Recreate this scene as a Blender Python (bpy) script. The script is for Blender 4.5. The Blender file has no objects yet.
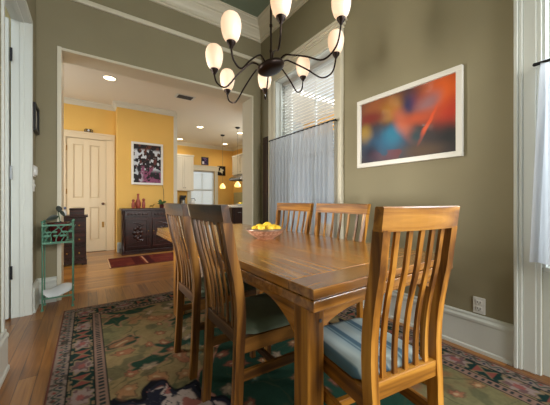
import bpy, bmesh, math, random
import numpy as np
from mathutils import Vector, Matrix

PI = math.pi
scene = bpy.context.scene
C = scene.collection

# ------------------------------------------------------------------ camera
YAW = 0.6044
cam_d = bpy.data.cameras.new('camera')
cam = bpy.data.objects.new('camera', cam_d)
C.objects.link(cam)
cam.location = (0, 0, 1.07)
cam.rotation_euler = (PI / 2, 0, -YAW)
cam_d.sensor_width = 36
cam_d.lens = 270.8 / 550 * 36
cam_d.shift_y = -(202.5 - 200.4) / 550
cam_d.clip_start = 0.02
scene.camera = cam

# ------------------------------------------------------------------ world, lights, exposure
world = bpy.data.worlds.new('sky')
scene.world = world
world.use_nodes = True
wn = world.node_tree
for n in list(wn.nodes):
    wn.nodes.remove(n)
w_out = wn.nodes.new('ShaderNodeOutputWorld')
w_bg = wn.nodes.new('ShaderNodeBackground')
w_bg.inputs['Color'].default_value = (0.80, 0.92, 1.0, 1)
w_bg.inputs['Strength'].default_value = 0.75
wn.links.new(w_bg.outputs[0], w_out.inputs[0])


def area(name, loc, target, size, energy, color, size_y=None, spread=None):
    d = bpy.data.lights.new(name, 'AREA')
    d.energy = energy
    d.color = color
    if size_y:
        d.shape = 'RECTANGLE'
        d.size = size
        d.size_y = size_y
    else:
        d.size = size
    if spread:
        d.spread = spread
    o = bpy.data.objects.new(name, d)
    C.objects.link(o)
    o.location = loc
    o.rotation_euler = (Vector(target) - Vector(loc)).to_track_quat('-Z', 'Y').to_euler()
    return o


DAY = (0.78, 0.90, 1.0)
WARM = (1.0, 0.72, 0.42)
# daylight outside the two dining room windows; the others are added fill lamps, unseen
area('daylight_window_far', (4.3, 2.75, 4.2), (0.9, 2.2, 0.75), 2.2, 420, (0.9, 0.95, 1.0), 2.2)
area('daylight_window_near', (3.3, -0.4, 2.4), (0.9, 0.7, 0.8), 1.5, 130, (0.86, 0.94, 1.0), 2.2)
area('fill_rear', (1.6, -3.0, 2.4), (1.0, 1.0, 0.9), 1.8, 130, (1.0, 0.96, 0.90), 2.2)  # added lamp behind the camera, shines in through the rear opening
area('fill_side_room', (-1.25, 2.95, 1.12), (1.7, 1.35, 1.25), 0.5, 15, (1.0, 0.95, 0.86), 1.4, math.radians(80))  # added lamp in the unseen side room, brightens table and right chairs
area('fill_hall', (-1.6, 5.3, 2.0), (1.0, 5.6, 0.8), 1.4, 12, (1.0, 0.97, 0.93), 1.8)  # added lamp left of the hall view, brightens the hall
area('fill_kitchen', (4.6, 6.4, 2.0), (2.2, 7.6, 1.2), 1.2, 26, (0.98, 0.98, 0.96), 1.6)  # added lamp inside the kitchen, out of view, no window behind it

vs = scene.view_settings
scene.display_settings.display_device = 'sRGB'
vs.view_transform = 'Standard'
vs.look = 'None'
vs.gamma = 1
vs.use_curve_mapping = False
vs.exposure = 0.85
try:
    scene.cycles.use_denoising = True
    scene.cycles.max_bounces = 8
    scene.cycles.sample_clamp_indirect = 4
except Exception:
    pass

# ------------------------------------------------------------------ helpers
def lin(c):
    return tuple(((v / 255) / 12.92 if v / 255 <= 0.04045 else ((v / 255 + 0.055) / 1.055) ** 2.4) for v in c)


def new_mat(name):
    m = bpy.data.materials.new(name)
    m.use_nodes = True
    return m, m.node_tree, m.node_tree.nodes['Principled BSDF']


def plain(name, rgb, rough=0.5, metal=0.0, var=0.0, scale=6.0, spec=0.5, bump=0.0, bscale=80.0, coat=0.0):
    m, t, b = new_mat(name)
    col = lin(rgb)
    b.inputs['Base Color'].default_value = (*col, 1)
    b.inputs['Roughness'].default_value = rough
    b.inputs['Metallic'].default_value = metal
    b.inputs['Specular IOR Level'].default_value = spec
    b.inputs['Coat Weight'].default_value = coat
    tc = t.nodes.new('ShaderNodeTexCoord')
    if var:
        n = t.nodes.new('ShaderNodeTexNoise')
        n.inputs['Scale'].default_value = scale
        n.inputs['Detail'].default_value = 4
        t.links.new(tc.outputs['Object'], n.inputs['Vector'])
        r = t.nodes.new('ShaderNodeValToRGB')
        r.color_ramp.elements[0].position = 0.3
        r.color_ramp.elements[1].position = 0.7
        r.color_ramp.elements[0].color = (*[v * (1 - var) for v in col], 1)
        r.color_ramp.elements[1].color = (*[min(1, v * (1 + var)) for v in col], 1)
        t.links.new(n.outputs['Fac'], r.inputs['Fac'])
        t.links.new(r.outputs['Color'], b.inputs['Base Color'])
    if bump:
        n2 = t.nodes.new('ShaderNodeTexNoise')
        n2.inputs['Scale'].default_value = bscale
        t.links.new(tc.outputs['Object'], n2.inputs['Vector'])
        bp = t.nodes.new('ShaderNodeBump')
        bp.inputs['Strength'].default_value = bump
        bp.inputs['Distance'].default_value = 0.002
        t.links.new(n2.outputs['Fac'], bp.inputs['Height'])
        t.links.new(bp.outputs['Normal'], b.inputs['Normal'])
    return m


def wood(name, dark, mid, light, axis='z', rough=0.35, freq=1.0, coat=0.0, spec=0.5, soft=0.0):
    """grain stretched along one axis"""
    m, t, b = new_mat(name)
    tc = t.nodes.new('ShaderNodeTexCoord')
    mp = t.nodes.new('ShaderNodeMapping')
    s = {'x': (1.5, 22, 22), 'y': (22, 1.5, 22), 'z': (22, 22, 1.5)}[axis]
    mp.inputs['Scale'].default_value = [v * freq for v in s]
    t.links.new(tc.outputs['Object'], mp.inputs['Vector'])
    n = t.nodes.new('ShaderNodeTexNoise')
    n.inputs['Scale'].default_value = 1.0
    n.inputs['Detail'].default_value = 6
    n.inputs['Distortion'].default_value = 0.6
    t.links.new(mp.outputs[0], n.inputs['Vector'])
    r = t.nodes.new('ShaderNodeValToRGB')
    e = r.color_ramp.elements
    e[0].position = 0.36 - soft
    e[1].position = 0.66 + soft
    e[0].color = (*lin(dark), 1)
    e[1].color = (*lin(light), 1)
    k = e.new(0.52)
    k.color = (*lin(mid), 1)
    t.links.new(n.outputs['Fac'], r.inputs['Fac'])
    t.links.new(r.outputs['Color'], b.inputs['Base Color'])
    b.inputs['Roughness'].default_value = rough
    b.inputs['Specular IOR Level'].default_value = spec
    b.inputs['Coat Weight'].default_value = coat
    b.inputs['Coat Roughness'].default_value = 0.2
    bp = t.nodes.new('ShaderNodeBump')
    bp.inputs['Strength'].default_value = 0.15
    bp.inputs['Distance'].default_value = 0.002
    t.links.new(n.outputs['Fac'], bp.inputs['Height'])
    t.links.new(bp.outputs['Normal'], b.inputs['Normal'])
    return m


def planks(name, dark, mid, light, along='y', width=0.085, length=1.6, rough=0.3, coat=0.3):
    m, t, b = new_mat(name)
    tc = t.nodes.new('ShaderNodeTexCoord')
    mp = t.nodes.new('ShaderNodeMapping')
    if along == 'y':
        mp.inputs['Rotation'].default_value = (0, 0, PI / 2)
    t.links.new(tc.outputs['Object'], mp.inputs['Vector'])
    br = t.nodes.new('ShaderNodeTexBrick')
    br.inputs['Scale'].default_value = 1.0
    br.inputs['Brick Width'].default_value = length
    br.inputs['Row Height'].default_value = width
    br.inputs['Mortar Size'].default_value = 0.0025
    br.inputs['Color1'].default_value = (0.2, 0.2, 0.2, 1)
    br.inputs['Color2'].default_value = (0.8, 0.8, 0.8, 1)
    br.inputs['Mortar'].default_value = (0, 0, 0, 1)
    br.offset = 0.37
    t.links.new(mp.outputs[0], br.inputs['Vector'])
    mp2 = t.nodes.new('ShaderNodeMapping')
    mp2.inputs['Scale'].default_value = (1.6, 26, 1)
    t.links.new(mp.outputs[0], mp2.inputs['Vector'])
    n = t.nodes.new('ShaderNodeTexNoise')
    n.inputs['Scale'].default_value = 1.0
    n.inputs['Detail'].default_value = 5
    n.inputs['Distortion'].default_value = 1.4
    t.links.new(mp2.outputs[0], n.inputs['Vector'])
    mx = t.nodes.new('ShaderNodeMath')
    mx.operation = 'MULTIPLY_ADD'
    mx.inputs[1].default_value = 0.45
    t.links.new(br.outputs['Color'], mx.inputs[0])
    sc_ = t.nodes.new('ShaderNodeMath')
    sc_.operation = 'MULTIPLY'
    sc_.inputs[1].default_value = 0.62
    t.links.new(n.outputs['Fac'], sc_.inputs[0])
    t.links.new(sc_.outputs[0], mx.inputs[2])
    r = t.nodes.new('ShaderNodeValToRGB')
    e = r.color_ramp.elements
    e[0].position = 0.25
    e[1].position = 0.78
    e[0].color = (*lin(dark), 1)
    e[1].color = (*lin(light), 1)
    k = e.new(0.5)
    k.color = (*lin(mid), 1)
    t.links.new(mx.outputs[0], r.inputs['Fac'])
    t.links.new(r.outputs['Color'], b.inputs['Base Color'])
    b.inputs['Roughness'].default_value = rough
    b.inputs['Coat Weight'].default_value = coat
    b.inputs['Coat Roughness'].default_value = 0.25
    return m


def emitter(name, rgb, strength, base=(240, 225, 200)):
    m, t, b = new_mat(name)
    b.inputs['Base Color'].default_value = (*lin(base), 1)
    b.inputs['Roughness'].default_value = 0.35
    b.inputs['Emission Color'].default_value = (*lin(rgb), 1)
    b.inputs['Emission Strength'].default_value = strength
    return m


def vcol(name, rough=0.9, coat=0.0, bump=0.0, sheen=0.0, spec=0.3):
    m, t, b = new_mat(name)
    a = t.nodes.new('ShaderNodeVertexColor')
    a.layer_name = 'paint'
    t.links.new(a.outputs['Color'], b.inputs['Base Color'])
    b.inputs['Roughness'].default_value = rough
    b.inputs['Specular IOR Level'].default_value = spec
    b.inputs['Coat Weight'].default_value = coat
    b.inputs['Coat Roughness'].default_value = 0.02
    b.inputs['Sheen Weight'].default_value = sheen
    if bump:
        tc = t.nodes.new('ShaderNodeTexCoord')
        n = t.nodes.new('ShaderNodeTexNoise')
        n.inputs['Scale'].default_value = 260
        t.links.new(tc.outputs['Object'], n.inputs['Vector'])
        bp = t.nodes.new('ShaderNodeBump')
        bp.inputs['Strength'].default_value = bump
        bp.inputs['Distance'].default_value = 0.003
        t.links.new(n.outputs['Fac'], bp.inputs['Height'])
        t.links.new(bp.outputs['Normal'], b.inputs['Normal'])
    return m


class MB:
    """collects shapes that become ONE mesh"""

    def __init__(self):
        self.bm = bmesh.new()

    def _add(self, verts, faces, M=None):
        vs_ = [self.bm.verts.new(M @ Vector(v) if M else v) for v in verts]
        fs = []
        for f in faces:
            try:
                fs.append(self.bm.faces.new([vs_[i] for i in f]))
            except ValueError:
                pass
        return vs_, fs

    def box(self, x0, x1, y0, y1, z0, z1, bev=0.0, M=None, seg=2):
        x0, x1 = sorted((x0, x1)); y0, y1 = sorted((y0, y1)); z0, z1 = sorted((z0, z1))
        v = [(x0, y0, z0), (x1, y0, z0), (x1, y1, z0), (x0, y1, z0), (x0, y0, z1), (x1, y0, z1), (x1, y1, z1), (x0, y1, z1)]
        f = [(0, 3, 2, 1), (4, 5, 6, 7), (0, 1, 5, 4), (1, 2, 6, 5), (2, 3, 7, 6), (3, 0, 4, 7)]
        _, fs = self._add(v, f, M)
        if bev:
            ed = list({e for q in fs for e in q.edges})
            bmesh.ops.bevel(self.bm, geom=ed, offset=bev, segments=seg, profile=0.5, affect='EDGES', clamp_overlap=True)
        return self

    def loft(self, rings, close=True, cap=True, M=None):
        n = len(rings[0])
        v = [p for r in rings for p in r]
        f = []
        for i in range(len(rings) - 1):
            for j in range(n if close else n - 1):
                k = (j + 1) % n
                f.append((i * n + j, i * n + k, (i + 1) * n + k, (i + 1) * n + j))
        if cap and close:
            f.append(tuple(range(n - 1, -1, -1)))
            f.append(tuple((len(rings) - 1) * n + j for j in range(n)))
        self._add(v, f, M)
        return self

    def tube(self, pts, r, seg=10, cap=True, M=None):
        pts = [Vector(p) for p in pts]
        rs = r if isinstance(r, (list, tuple)) else [r] * len(pts)
        rings = []
        up = None
        for i, p in enumerate(pts):
            d = (pts[min(i + 1, len(pts) - 1)] - pts[max(i - 1, 0)]).normalized()
            if up is None:
                up = Vector((0, 0, 1)) if abs(d.z) < 0.9 else Vector((1, 0, 0))
            a = d.cross(up)
            if a.length < 1e-5:
                a = d.cross(Vector((0.3, 1, 0.2)))
            a.normalize()
            b = a.cross(d).normalized()
            up = b
            rings.append([tuple(p + (a * math.cos(2 * PI * k / seg) + b * math.sin(2 * PI * k / seg)) * rs[i]) for k in range(seg)])
        return self.loft(rings, True, cap, M)

    def lathe(self, prof, seg=24, center=(0, 0, 0), M=None, cap=True):
        cx, cy, cz = center
        rings = [[(cx + max(r, 1e-4) * math.cos(2 * PI * k / seg), cy + max(r, 1e-4) * math.sin(2 * PI * k / seg), cz + z) for k in range(seg)] for r, z in prof]
        return self.loft(rings, True, cap, M)

    def prism(self, poly, axis, a, b, M=None):
        """poly: 2D points in the plane of the two other axes (cyclic order), extruded along axis from a to b"""
        def P(u, v, w):
            return {'x': (w, u, v), 'y': (u, w, v), 'z': (u, v, w)}[axis]
        n = len(poly)
        v = [P(u, w, a) for u, w in poly] + [P(u, w, b) for u, w in poly]
        f = [tuple(range(n)), tuple(range(2 * n - 1, n - 1, -1))]
        for i in range(n):
            k = (i + 1) % n
            f.append((i, i + n, k + n, k))
        self._add(v, f, M)
        return self

    def sphere(self, c, r, sx=1, sy=1, sz=1, u=16, v=10, M=None):
        prof = [(math.sin(PI * i / v), -math.cos(PI * i / v)) for i in range(v + 1)]
        rings = [[(c[0] + r * sx * max(a, 1e-3) * math.cos(2 * PI * k / u), c[1] + r * sy * max(a, 1e-3) * math.sin(2 * PI * k / u), c[2] + r * sz * b) for k in range(u)] for a, b in prof]
        return self.loft(rings, True, True, M)

    def build(self, name, mat, parent=None, smooth=False):
        bmesh.ops.recalc_face_normals(self.bm, faces=self.bm.faces)
        me = bpy.data.meshes.new(name)
        self.bm.to_mesh(me)
        self.bm.free()
        me.materials.append(mat)
        if smooth:
            me.polygons.foreach_set('use_smooth', [True] * len(me.polygons))
            try:
                me.set_sharp_from_angle(angle=math.radians(40))
            except Exception:
                pass
        o = bpy.data.objects.new(name, me)
        C.objects.link(o)
        if parent:
            o.parent = parent
        return o


def thing(name, label, cat, loc=(0, 0, 0), rz=0.0, group=None):
    o = bpy.data.objects.new(name, None)
    C.objects.link(o)
    o.empty_display_size = 0.1
    o.location = loc
    o.rotation_euler = (0, 0, rz)
    return tag(o, label, cat, group)


def tag(o, label, cat, group=None, kind=None):
    o['label'] = label
    o['category'] = cat
    if group:
        o['group'] = group
    if kind:
        o['kind'] = kind
    return o


def struct(o, label, cat):
    return tag(o, label, cat, kind='structure')


def copy_tree(o, parent=None):
    c = o.copy()
    C.objects.link(c)
    if parent:
        c.parent = parent
    for ch in list(o.children):
        copy_tree(ch, c)
    return c


def painted(name, origin, du, dv, nu, nv, func, mat, parent=None):
    """a finely divided sheet whose design is stored as a colour per corner; func(u, v) arrays 0..1 -> linear rgb"""
    origin, du, dv = np.array(origin, float), np.array(du, float), np.array(dv, float)
    u, v = np.meshgrid(np.arange(nu + 1) / nu, np.arange(nv + 1) / nv)
    co = origin + u[..., None] * du + v[..., None] * dv
    idx = np.arange((nu + 1) * (nv + 1)).reshape(nv + 1, nu + 1)
    faces = np.stack([idx[:-1, :-1], idx[:-1, 1:], idx[1:, 1:], idx[1:, :-1]], -1).reshape(-1, 4)
    me = bpy.data.meshes.new(name)
    me.from_pydata(co.reshape(-1, 3).tolist(), [], faces.tolist())
    col = func(u.ravel(), v.ravel())
    at = me.color_attributes.new('paint', 'FLOAT_COLOR', 'POINT')
    rgba = np.ones((len(col), 4), np.float32)
    rgba[:, :3] = col
    at.data.foreach_set('color', rgba.ravel())
    me.materials.append(mat)
    me.update()
    o = bpy.data.objects.new(name, me)
    C.objects.link(o)
    if parent:
        o.parent = parent
    return o


_rng = np.random.default_rng(7)
_lat = _rng.random((256, 256))


def vnoise(x, y, seed=0):
    x = x + seed * 17.31
    y = y + seed * 9.77
    xi, yi = np.floor(x).astype(int), np.floor(y).astype(int)
    fx, fy = x - xi, y - yi
    fx, fy = fx * fx * (3 - 2 * fx), fy * fy * (3 - 2 * fy)
    g = lambda a, b: _lat[(a % 256), (b % 256)]
    return (g(xi, yi) * (1 - fx) + g(xi + 1, yi) * fx) * (1 - fy) + (g(xi, yi + 1) * (1 - fx) + g(xi + 1, yi + 1) * fx) * fy


def fbm(x, y, seed=0, oct=4):
    s, a, t = 0, 1, 0
    for i in range(oct):
        s = s + a * vnoise(x * 2 ** i, y * 2 ** i, seed + i)
        t += a
        a *= 0.5
    return s / t


def mixc(base, rgb, mask):
    c = np.array(lin(rgb))
    return base * (1 - mask[:, None]) + c * mask[:, None]


def sstep(a, b, x):
    t = np.clip((x - a) / (b - a), 0, 1)
    return t * t * (3 - 2 * t)


# ------------------------------------------------------------------ materials
OLIVE = plain('olive_paint', (141, 133, 106), 0.75, var=0.03, scale=3, bump=0.08, bscale=120)
WHITE = plain('cream_white_trim', (214, 208, 188), 0.4)
COOLW = plain('white_trim', (204, 208, 202), 0.4)
CEIL = plain('sage_ceiling_paint', (126, 140, 122), 0.8)
YELLOW = plain('yellow_paint', (232, 186, 98), 0.75, var=0.02, scale=3)
HALLCEIL = plain('hall_ceiling_paint', (222, 215, 198), 0.8)
CREAM = plain('cream_door_paint', (226, 206, 170), 0.4)
FLOOR_D = planks('pine_planks_dining', (74, 42, 12), (128, 80, 30), (164, 112, 50), 'y', 0.085)
FLOOR_H = planks('pine_planks_hall', (86, 48, 10), (150, 94, 28), (190, 132, 54), 'x', 0.075, coat=0.5)
CH_Z = wood('chair_wood_upright', (96, 56, 14), (166, 110, 36), (202, 146, 62), 'z', 0.34)
CH_X = wood('chair_wood_across', (96, 56, 14), (160, 106, 34), (194, 138, 56), 'x', 0.34)
CH_Y = wood('chair_wood_deep', (84, 50, 14), (138, 88, 28), (174, 122, 50), 'y', 0.36)
DC_Z = wood('shaded_chair_wood_upright', (66, 38, 12), (112, 72, 26), (148, 102, 44), 'z', 0.36)  # same chair wood darkened: shade on the left chairs put into the colour
DC_X = wood('shaded_chair_wood_across', (42, 24, 10), (70, 42, 16), (96, 62, 26), 'x', 0.36)
DC_Y = wood('shaded_chair_wood_deep', (70, 42, 14), (108, 70, 26), (138, 94, 40), 'y', 0.36)
TB_Y = wood('table_wood_long', (84, 50, 14), (172, 114, 40), (216, 158, 72), 'y', 0.26, 1.3, coat=0.9, soft=0.14)
TB_X = wood('table_wood_cross', (80, 48, 16), (154, 100, 38), (194, 140, 64), 'x', 0.26, 1.3, coat=0.9, soft=0.14)
TB_Z = wood('table_wood_upright', (84, 50, 12), (140, 90, 26), (176, 122, 44), 'z', 0.4)
IRON = plain('dark_bronze_iron', (38, 26, 20), 0.35, 0.7)
BLACK = plain('black_metal', (18, 18, 20), 0.4, 0.3)
SHADE = emitter('frosted_lamp_glass', (255, 204, 156), 0.36, (226, 216, 204))
LENS = emitter('recessed_lens', (255, 226, 180), 4.0)
MAHOG = wood('mahogany_dark', (26, 9, 6), (44, 16, 10), (66, 27, 16), 'x', 0.3)
MAHOGZ = wood('mahogany_dark_upright', (26, 9, 6), (42, 16, 10), (62, 25, 16), 'z', 0.3)
GREENMETAL = plain('mint_green_iron', (88, 136, 114), 0.5, 0.1, var=0.12, scale=14)
PORCELAIN = plain('white_porcelain', (214, 218, 222), 0.25)
LEAF = plain('dark_leaf', (30, 40, 30), 0.4, var=0.25, scale=30)
LEAFG = plain('green_leaf', (66, 96, 48), 0.45, var=0.25, scale=30)
POT = plain('oxblood_glaze', (70, 18, 22), 0.2)
CLAY = plain('red_clay', (150, 66, 46), 0.4, var=0.15, scale=20)
BRASS = plain('aged_brass', (150, 112, 50), 0.35, 0.8)
STEEL = plain('brushed_steel', (150, 150, 148), 0.3, 0.9)
LEMON = plain('lemon_skin', (250, 208, 62), 0.4, var=0.06, scale=12, bump=0.25, bscale=140)
PLASTIC = plain('white_plastic', (222, 222, 218), 0.35)
SLOT = plain('dark_slot', (60, 62, 66), 0.5)
DARKBAY = plain('neighbour_roof', (96, 116, 136), 0.8)
BLINDW = plain('white_blind_slat', (186, 182, 174), 0.5)
GREYSEAT = plain('shaded_olive_seat_fabric', (74, 84, 66), 0.55, var=0.08, scale=40)  # dark tone holds the shade on the left chairs' seats
PRINT = plain('paper_print', (206, 204, 196), 0.6)
MATW = plain('white_frame_lacquer', (226, 224, 216), 0.35)


def glass_mat():
    m = bpy.data.materials.new('window_glass')
    m.use_nodes = True
    t = m.node_tree
    for n in list(t.nodes):
        t.nodes.remove(n)
    o = t.nodes.new('ShaderNodeOutputMaterial')
    mx = t.nodes.new('ShaderNodeMixShader')
    tr = t.nodes.new('ShaderNodeBsdfTransparent')
    gl = t.nodes.new('ShaderNodeBsdfGlossy')
    gl.inputs['Roughness'].default_value = 0.02
    fr = t.nodes.new('ShaderNodeFresnel')
    fr.inputs['IOR'].default_value = 1.2
    t.links.new(fr.outputs[0], mx.inputs[0])
    t.links.new(tr.outputs[0], mx.inputs[1])
    t.links.new(gl.outputs[0], mx.inputs[2])
    t.links.new(mx.outputs[0], o.inputs[0])
    return m


def sheer_mat(name, rgb, clear, trans):
    m = bpy.data.materials.new(name)
    m.use_nodes = True
    t = m.node_tree
    for n in list(t.nodes):
        t.nodes.remove(n)
    o = t.nodes.new('ShaderNodeOutputMaterial')
    df = t.nodes.new('ShaderNodeBsdfDiffuse')
    tl = t.nodes.new('ShaderNodeBsdfTranslucent')
    tr = t.nodes.new('ShaderNodeBsdfTransparent')
    for n in (df, tl):
        n.inputs['Color'].default_value = (*lin(rgb), 1)
    m1 = t.nodes.new('ShaderNodeMixShader')
    m1.inputs[0].default_value = trans
    t.links.new(df.outputs[0], m1.inputs[1])
    t.links.new(tl.outputs[0], m1.inputs[2])
    m2 = t.nodes.new('ShaderNodeMixShader')
    m2.inputs[0].default_value = clear
    t.links.new(m1.outputs[0], m2.inputs[1])
    t.links.new(tr.outputs[0], m2.inputs[2])
    t.links.new(m2.outputs[0], o.inputs[0])
    return m


GLASS = glass_mat()
SHEER = sheer_mat('sheer_curtain_cloth', (184, 188, 194), 0.2, 0.4)
BLINDT = sheer_mat('blind_slat_translucent', (240, 240, 234), 0.0, 0.35)


def stripe_mat():
    """blue and off-white striped seat fabric, stripes run front to back"""
    m, t, b = new_mat('blue_striped_fabric')
    tc = t.nodes.new('ShaderNodeTexCoord')
    sp = t.nodes.new('ShaderNodeSeparateXYZ')
    t.links.new(tc.outputs['Object'], sp.inputs[0])
    mu = t.nodes.new('ShaderNodeMath')
    mu.operation = 'MULTIPLY'
    mu.inputs[1].default_value = 1 / 0.11
    t.links.new(sp.outputs['X'], mu.inputs[0])
    fr = t.nodes.new('ShaderNodeMath')
    fr.operation = 'FRACT'
    t.links.new(mu.outputs[0], fr.inputs[0])
    r = t.nodes.new('ShaderNodeValToRGB')
    cols = [(0.0, (158, 170, 168)), (0.3, (138, 156, 160)), (0.36, (70, 98, 112)), (0.44, (118, 140, 146)), (0.50, (62, 90, 106)), (0.66, (66, 94, 110)), (0.72, (146, 160, 162)), (1.0, (158, 170, 168))]
    e = r.color_ramp.elements
    e[0].color = (*lin(cols[0][1]), 1)
    e[1].color = (*lin(cols[-1][1]), 1)
    for p, c in cols[1:-1]:
        k = e.new(p)
        k.color = (*lin(c), 1)
    t.links.new(fr.outputs[0], r.inputs['Fac'])
    t.links.new(r.outputs['Color'], b.inputs['Base Color'])
    b.inputs['Roughness'].default_value = 0.8
    return m


STRIPE = stripe_mat()

# ------------------------------------------------------------------ the dining room shell
L, R, D = -0.44, 2.284, 3.707
ZC = 3.85            # ceiling
YB = -1.6            # the room runs on behind the camera
BT = 0.31            # thickness of the wall with the wide opening
O0, O1, OH = -0.246, 2.13, 2.70
HC = 3.10            # hall and kitchen ceiling
YD, YA, YK, XK = 6.80, 6.45, 9.70, 4.69

struct(MB().box(L - 1.4, R + 0.1, YB, D + 0.16, -0.12, 0).build('floor', FLOOR_D), 'brown pine plank floor of the dining room around the rug', 'floor')
struct(MB().box(-2.4, XK + 0.1, D + 0.16, YK + 0.1, -0.12, 0).build('floor_hall', FLOOR_H), 'golden pine plank floor of the hall and kitchen beyond the opening', 'floor')
struct(MB().box(L - 0.13, R + 0.3, YB, D + BT, ZC, ZC + 0.1).build('ceiling', CEIL), 'sage green dining room ceiling above the chandelier', 'ceiling')
struct(MB().box(-2.4, XK + 0.1, D + BT, YK + 0.1, HC, HC + 0.1).build('ceiling_hall', HALLCEIL), 'off-white hall and kitchen ceiling with recessed lights', 'ceiling')

b = MB()
b.box(L - 0.13, O0, D, D + BT, 0, ZC)
b.box(O1, R + 0.25, D, D + BT, 0, ZC)
b.box(O0, O1, D, D + BT, OH, ZC)
struct(b.build('wall_back', OLIVE), 'olive green wall pierced by the wide opening to the hall', 'wall')

# left wall with a doorway
LD0, LD1, LDH = 2.35, 3.39, 2.73
b = MB()
b.box(L - 0.13, L, YB, LD0, 0, ZC)
b.box(L - 0.13, L, LD1, D, 0, ZC)
b.box(L - 0.13, L, LD0, LD1, LDH, ZC)
struct(b.build('wall_left', OLIVE), 'olive green left wall with the tall doorway', 'wall')

# right wall with two tall window openings
W1 = (2.12, 3.30, 0.55, 2.83)
W2 = (-1.1, 0.434, 0.66, 2.83)
b = MB()
T = 0.30
b.box(R, R + T, YB, W2[0], 0, ZC)
b.box(R, R + T, W2[1], W1[0], 0, ZC)
b.box(R, R + T, W1[1], D, 0, ZC)
for w in (W1, W2):
    b.box(R, R + T, w[0], w[1], w[3], ZC)
b.box(R, R + T, W1[0], W1[1], 0, W1[2])
b.box(R + 0.06, R + T, W2[0], W2[1], 0, W2[2])
struct(b.build('wall_right', OLIVE), 'olive green right wall carrying the large painting between two windows', 'wall')

b = MB()
b.box(L - 0.13, 0.55, YB - 0.15, YB, 0, ZC)
b.box(0.55, R + 0.3, YB - 0.15, YB, 2.85, ZC)  # unseen opening at rear right, added to direct the light
b.box(0.55, R + 0.3, YB - 0.15, YB, 0, 0.25)
struct(b.build('wall_rear', OLIVE), 'olive green wall behind the viewer with a broad opening added to let light in', 'wall')

# the white wrap of the wide opening: jambs, head and a slim edge bead
b = MB()
e = 0.006
b.box(O0 - e, O0 + 0.012, D - 0.004, D + BT + 0.004, 0, OH)
b.box(O1 - 0.012, O1 + e, D - 0.004, D + BT + 0.004, 0, OH)
b.box(O0 - e, O1 + e, D - 0.004, D + BT + 0.004, OH - 0.012, OH + e)
b.box(O0 - 0.026, O0 + 0.012, D - 0.014, D, 0, OH + 0.02, 0.004)
b.box(O1 - 0.010, O1 + 0.010, D - 0.012, D, 0, OH + 0.01, 0.003)
b.box(O0 - 0.026, O1 + 0.01, D - 0.012, D, OH - 0.004, OH + 0.014, 0.003)
struct(b.build('trim_1', WHITE), 'cream lining of the wide opening to the hall', 'trim')

# picture rail
b = MB()
b.box(L, R, D - 0.028, D, 3.255, 3.31, 0.006)
struct(b.build('trim_2', WHITE), 'thin cream picture rail on the wall above the opening', 'trim')

# crown moulding: stepped profile swept along the walls
def crown_profile():
    return [(0, 3.590), (0.018, 3.592), (0.020, 3.615), (0.034, 3.622), (0.036, 3.66), (0.05, 3.69), (0.078, 3.725), (0.082, 3.745), (0.098, 3.752), (0.104, 3.775), (0.13, 3.80), (0.152, 3.815), (0.156, 3.835), (0.17, 3.838), (0.17, 3.85), (0, 3.85)]


pr = crown_profile()
b = MB()
rings = []
for (x, y, sx, sy) in ((L, YB, 1, 0), (L, D, 1, -1), (R, D, -1, -1), (R, YB, -1, 0)):
    rings.append([(x + sx * p, y + sy * p, z) for p, z in pr])
b.loft(rings, True, True)
struct(b.build('trim_3', WHITE), 'deep stepped cream crown moulding under the sage ceiling', 'trim')


def base_profile(h=0.26):
    return [(0, 0), (0.03, 0), (0.03, 0.022), (0.022, 0.03), (0.022, h - 0.06), (0.026, h - 0.052), (0.026, h - 0.036), (0.016, h - 0.022), (0.016, h - 0.008), (0.008, h), (0, h)]


bp_ = base_profile()


def baseboard(name, x0, y0, x1, y1, nx, ny, mat, label, prof=bp_):
    b = MB()
    b.loft([[(x0 + nx * p, y0 + ny * p, z) for p, z in prof], [(x1 + nx * p, y1 + ny * p, z) for p, z in prof]], True, True)
    return struct(b.build(name, mat), label, 'baseboard')


CW2 = 0.125
baseboard('baseboard_right', R, W2[1] + CW2, R, W1[0] - CW2, -1, 0, COOLW, 'tall white baseboard under the outlet and large painting')
baseboard('baseboard_left', L, YB, L, LD0 + 0.03, 1, 0, COOLW, 'white baseboard stub at the bottom left corner before the doorway')
b = MB()
b.loft([[(L + p, LD1 + 0.025, z) for p, z in bp_], [(L + p, D - p, z) for p, z in bp_], [(O0 - 0.028, D - p, z) for p, z in bp_]], True, True)
struct(b.build('baseboard_back', COOLW), 'white baseboard turning the corner behind the green plant stand', 'baseboard')
b = MB()
b.loft([[(O1 + 0.014, D - p, z) for p, z in bp_], [(R - p, D - p, z) for p, z in bp_], [(R - p, W1[1] + CW2, z) for p, z in bp_]], True, True)
struct(b.build('baseboard_corner', COOLW), 'white baseboard in the corner between opening and far window', 'baseboard')

# left doorway: jambs, head, stop and door leaf folded back into the next room
b = MB()
b.box(L - 0.135, L + 0.004, LD1 - 0.012, LD1 + 0.002, 0, LDH)
b.box(L - 0.135, L + 0.004, LD0 - 0.002, LD0 + 0.012, 0, LDH)
b.box(L - 0.135, L + 0.004, LD0, LD1, LDH - 0.012, LDH + 0.002)
b.box(L - 0.075, L - 0.045, LD1 - 0.024, LD1 - 0.01, 0, LDH - 0.012, 0.003)
b.box(L - 0.075, L - 0.045, LD0, LD1, LDH - 0.026, LDH - 0.012, 0.003)
b.box(L - 0.002, L + 0.012, LD1 - 0.014, LD1 + 0.024, 0, LDH + 0.03, 0.004)
b.box(L - 0.002, L + 0.012, LD0 - 0.024, LD0 + 0.014, 0.26, LDH + 0.03, 0.004)
b.box(L - 0.002, L + 0.012, LD0 - 0.02, LD1 + 0.02, LDH - 0.008, LDH + 0.03, 0.004)
struct(b.build('trim_4', COOLW), 'pale grey jambs and head of the doorway at far left', 'trim')

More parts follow.
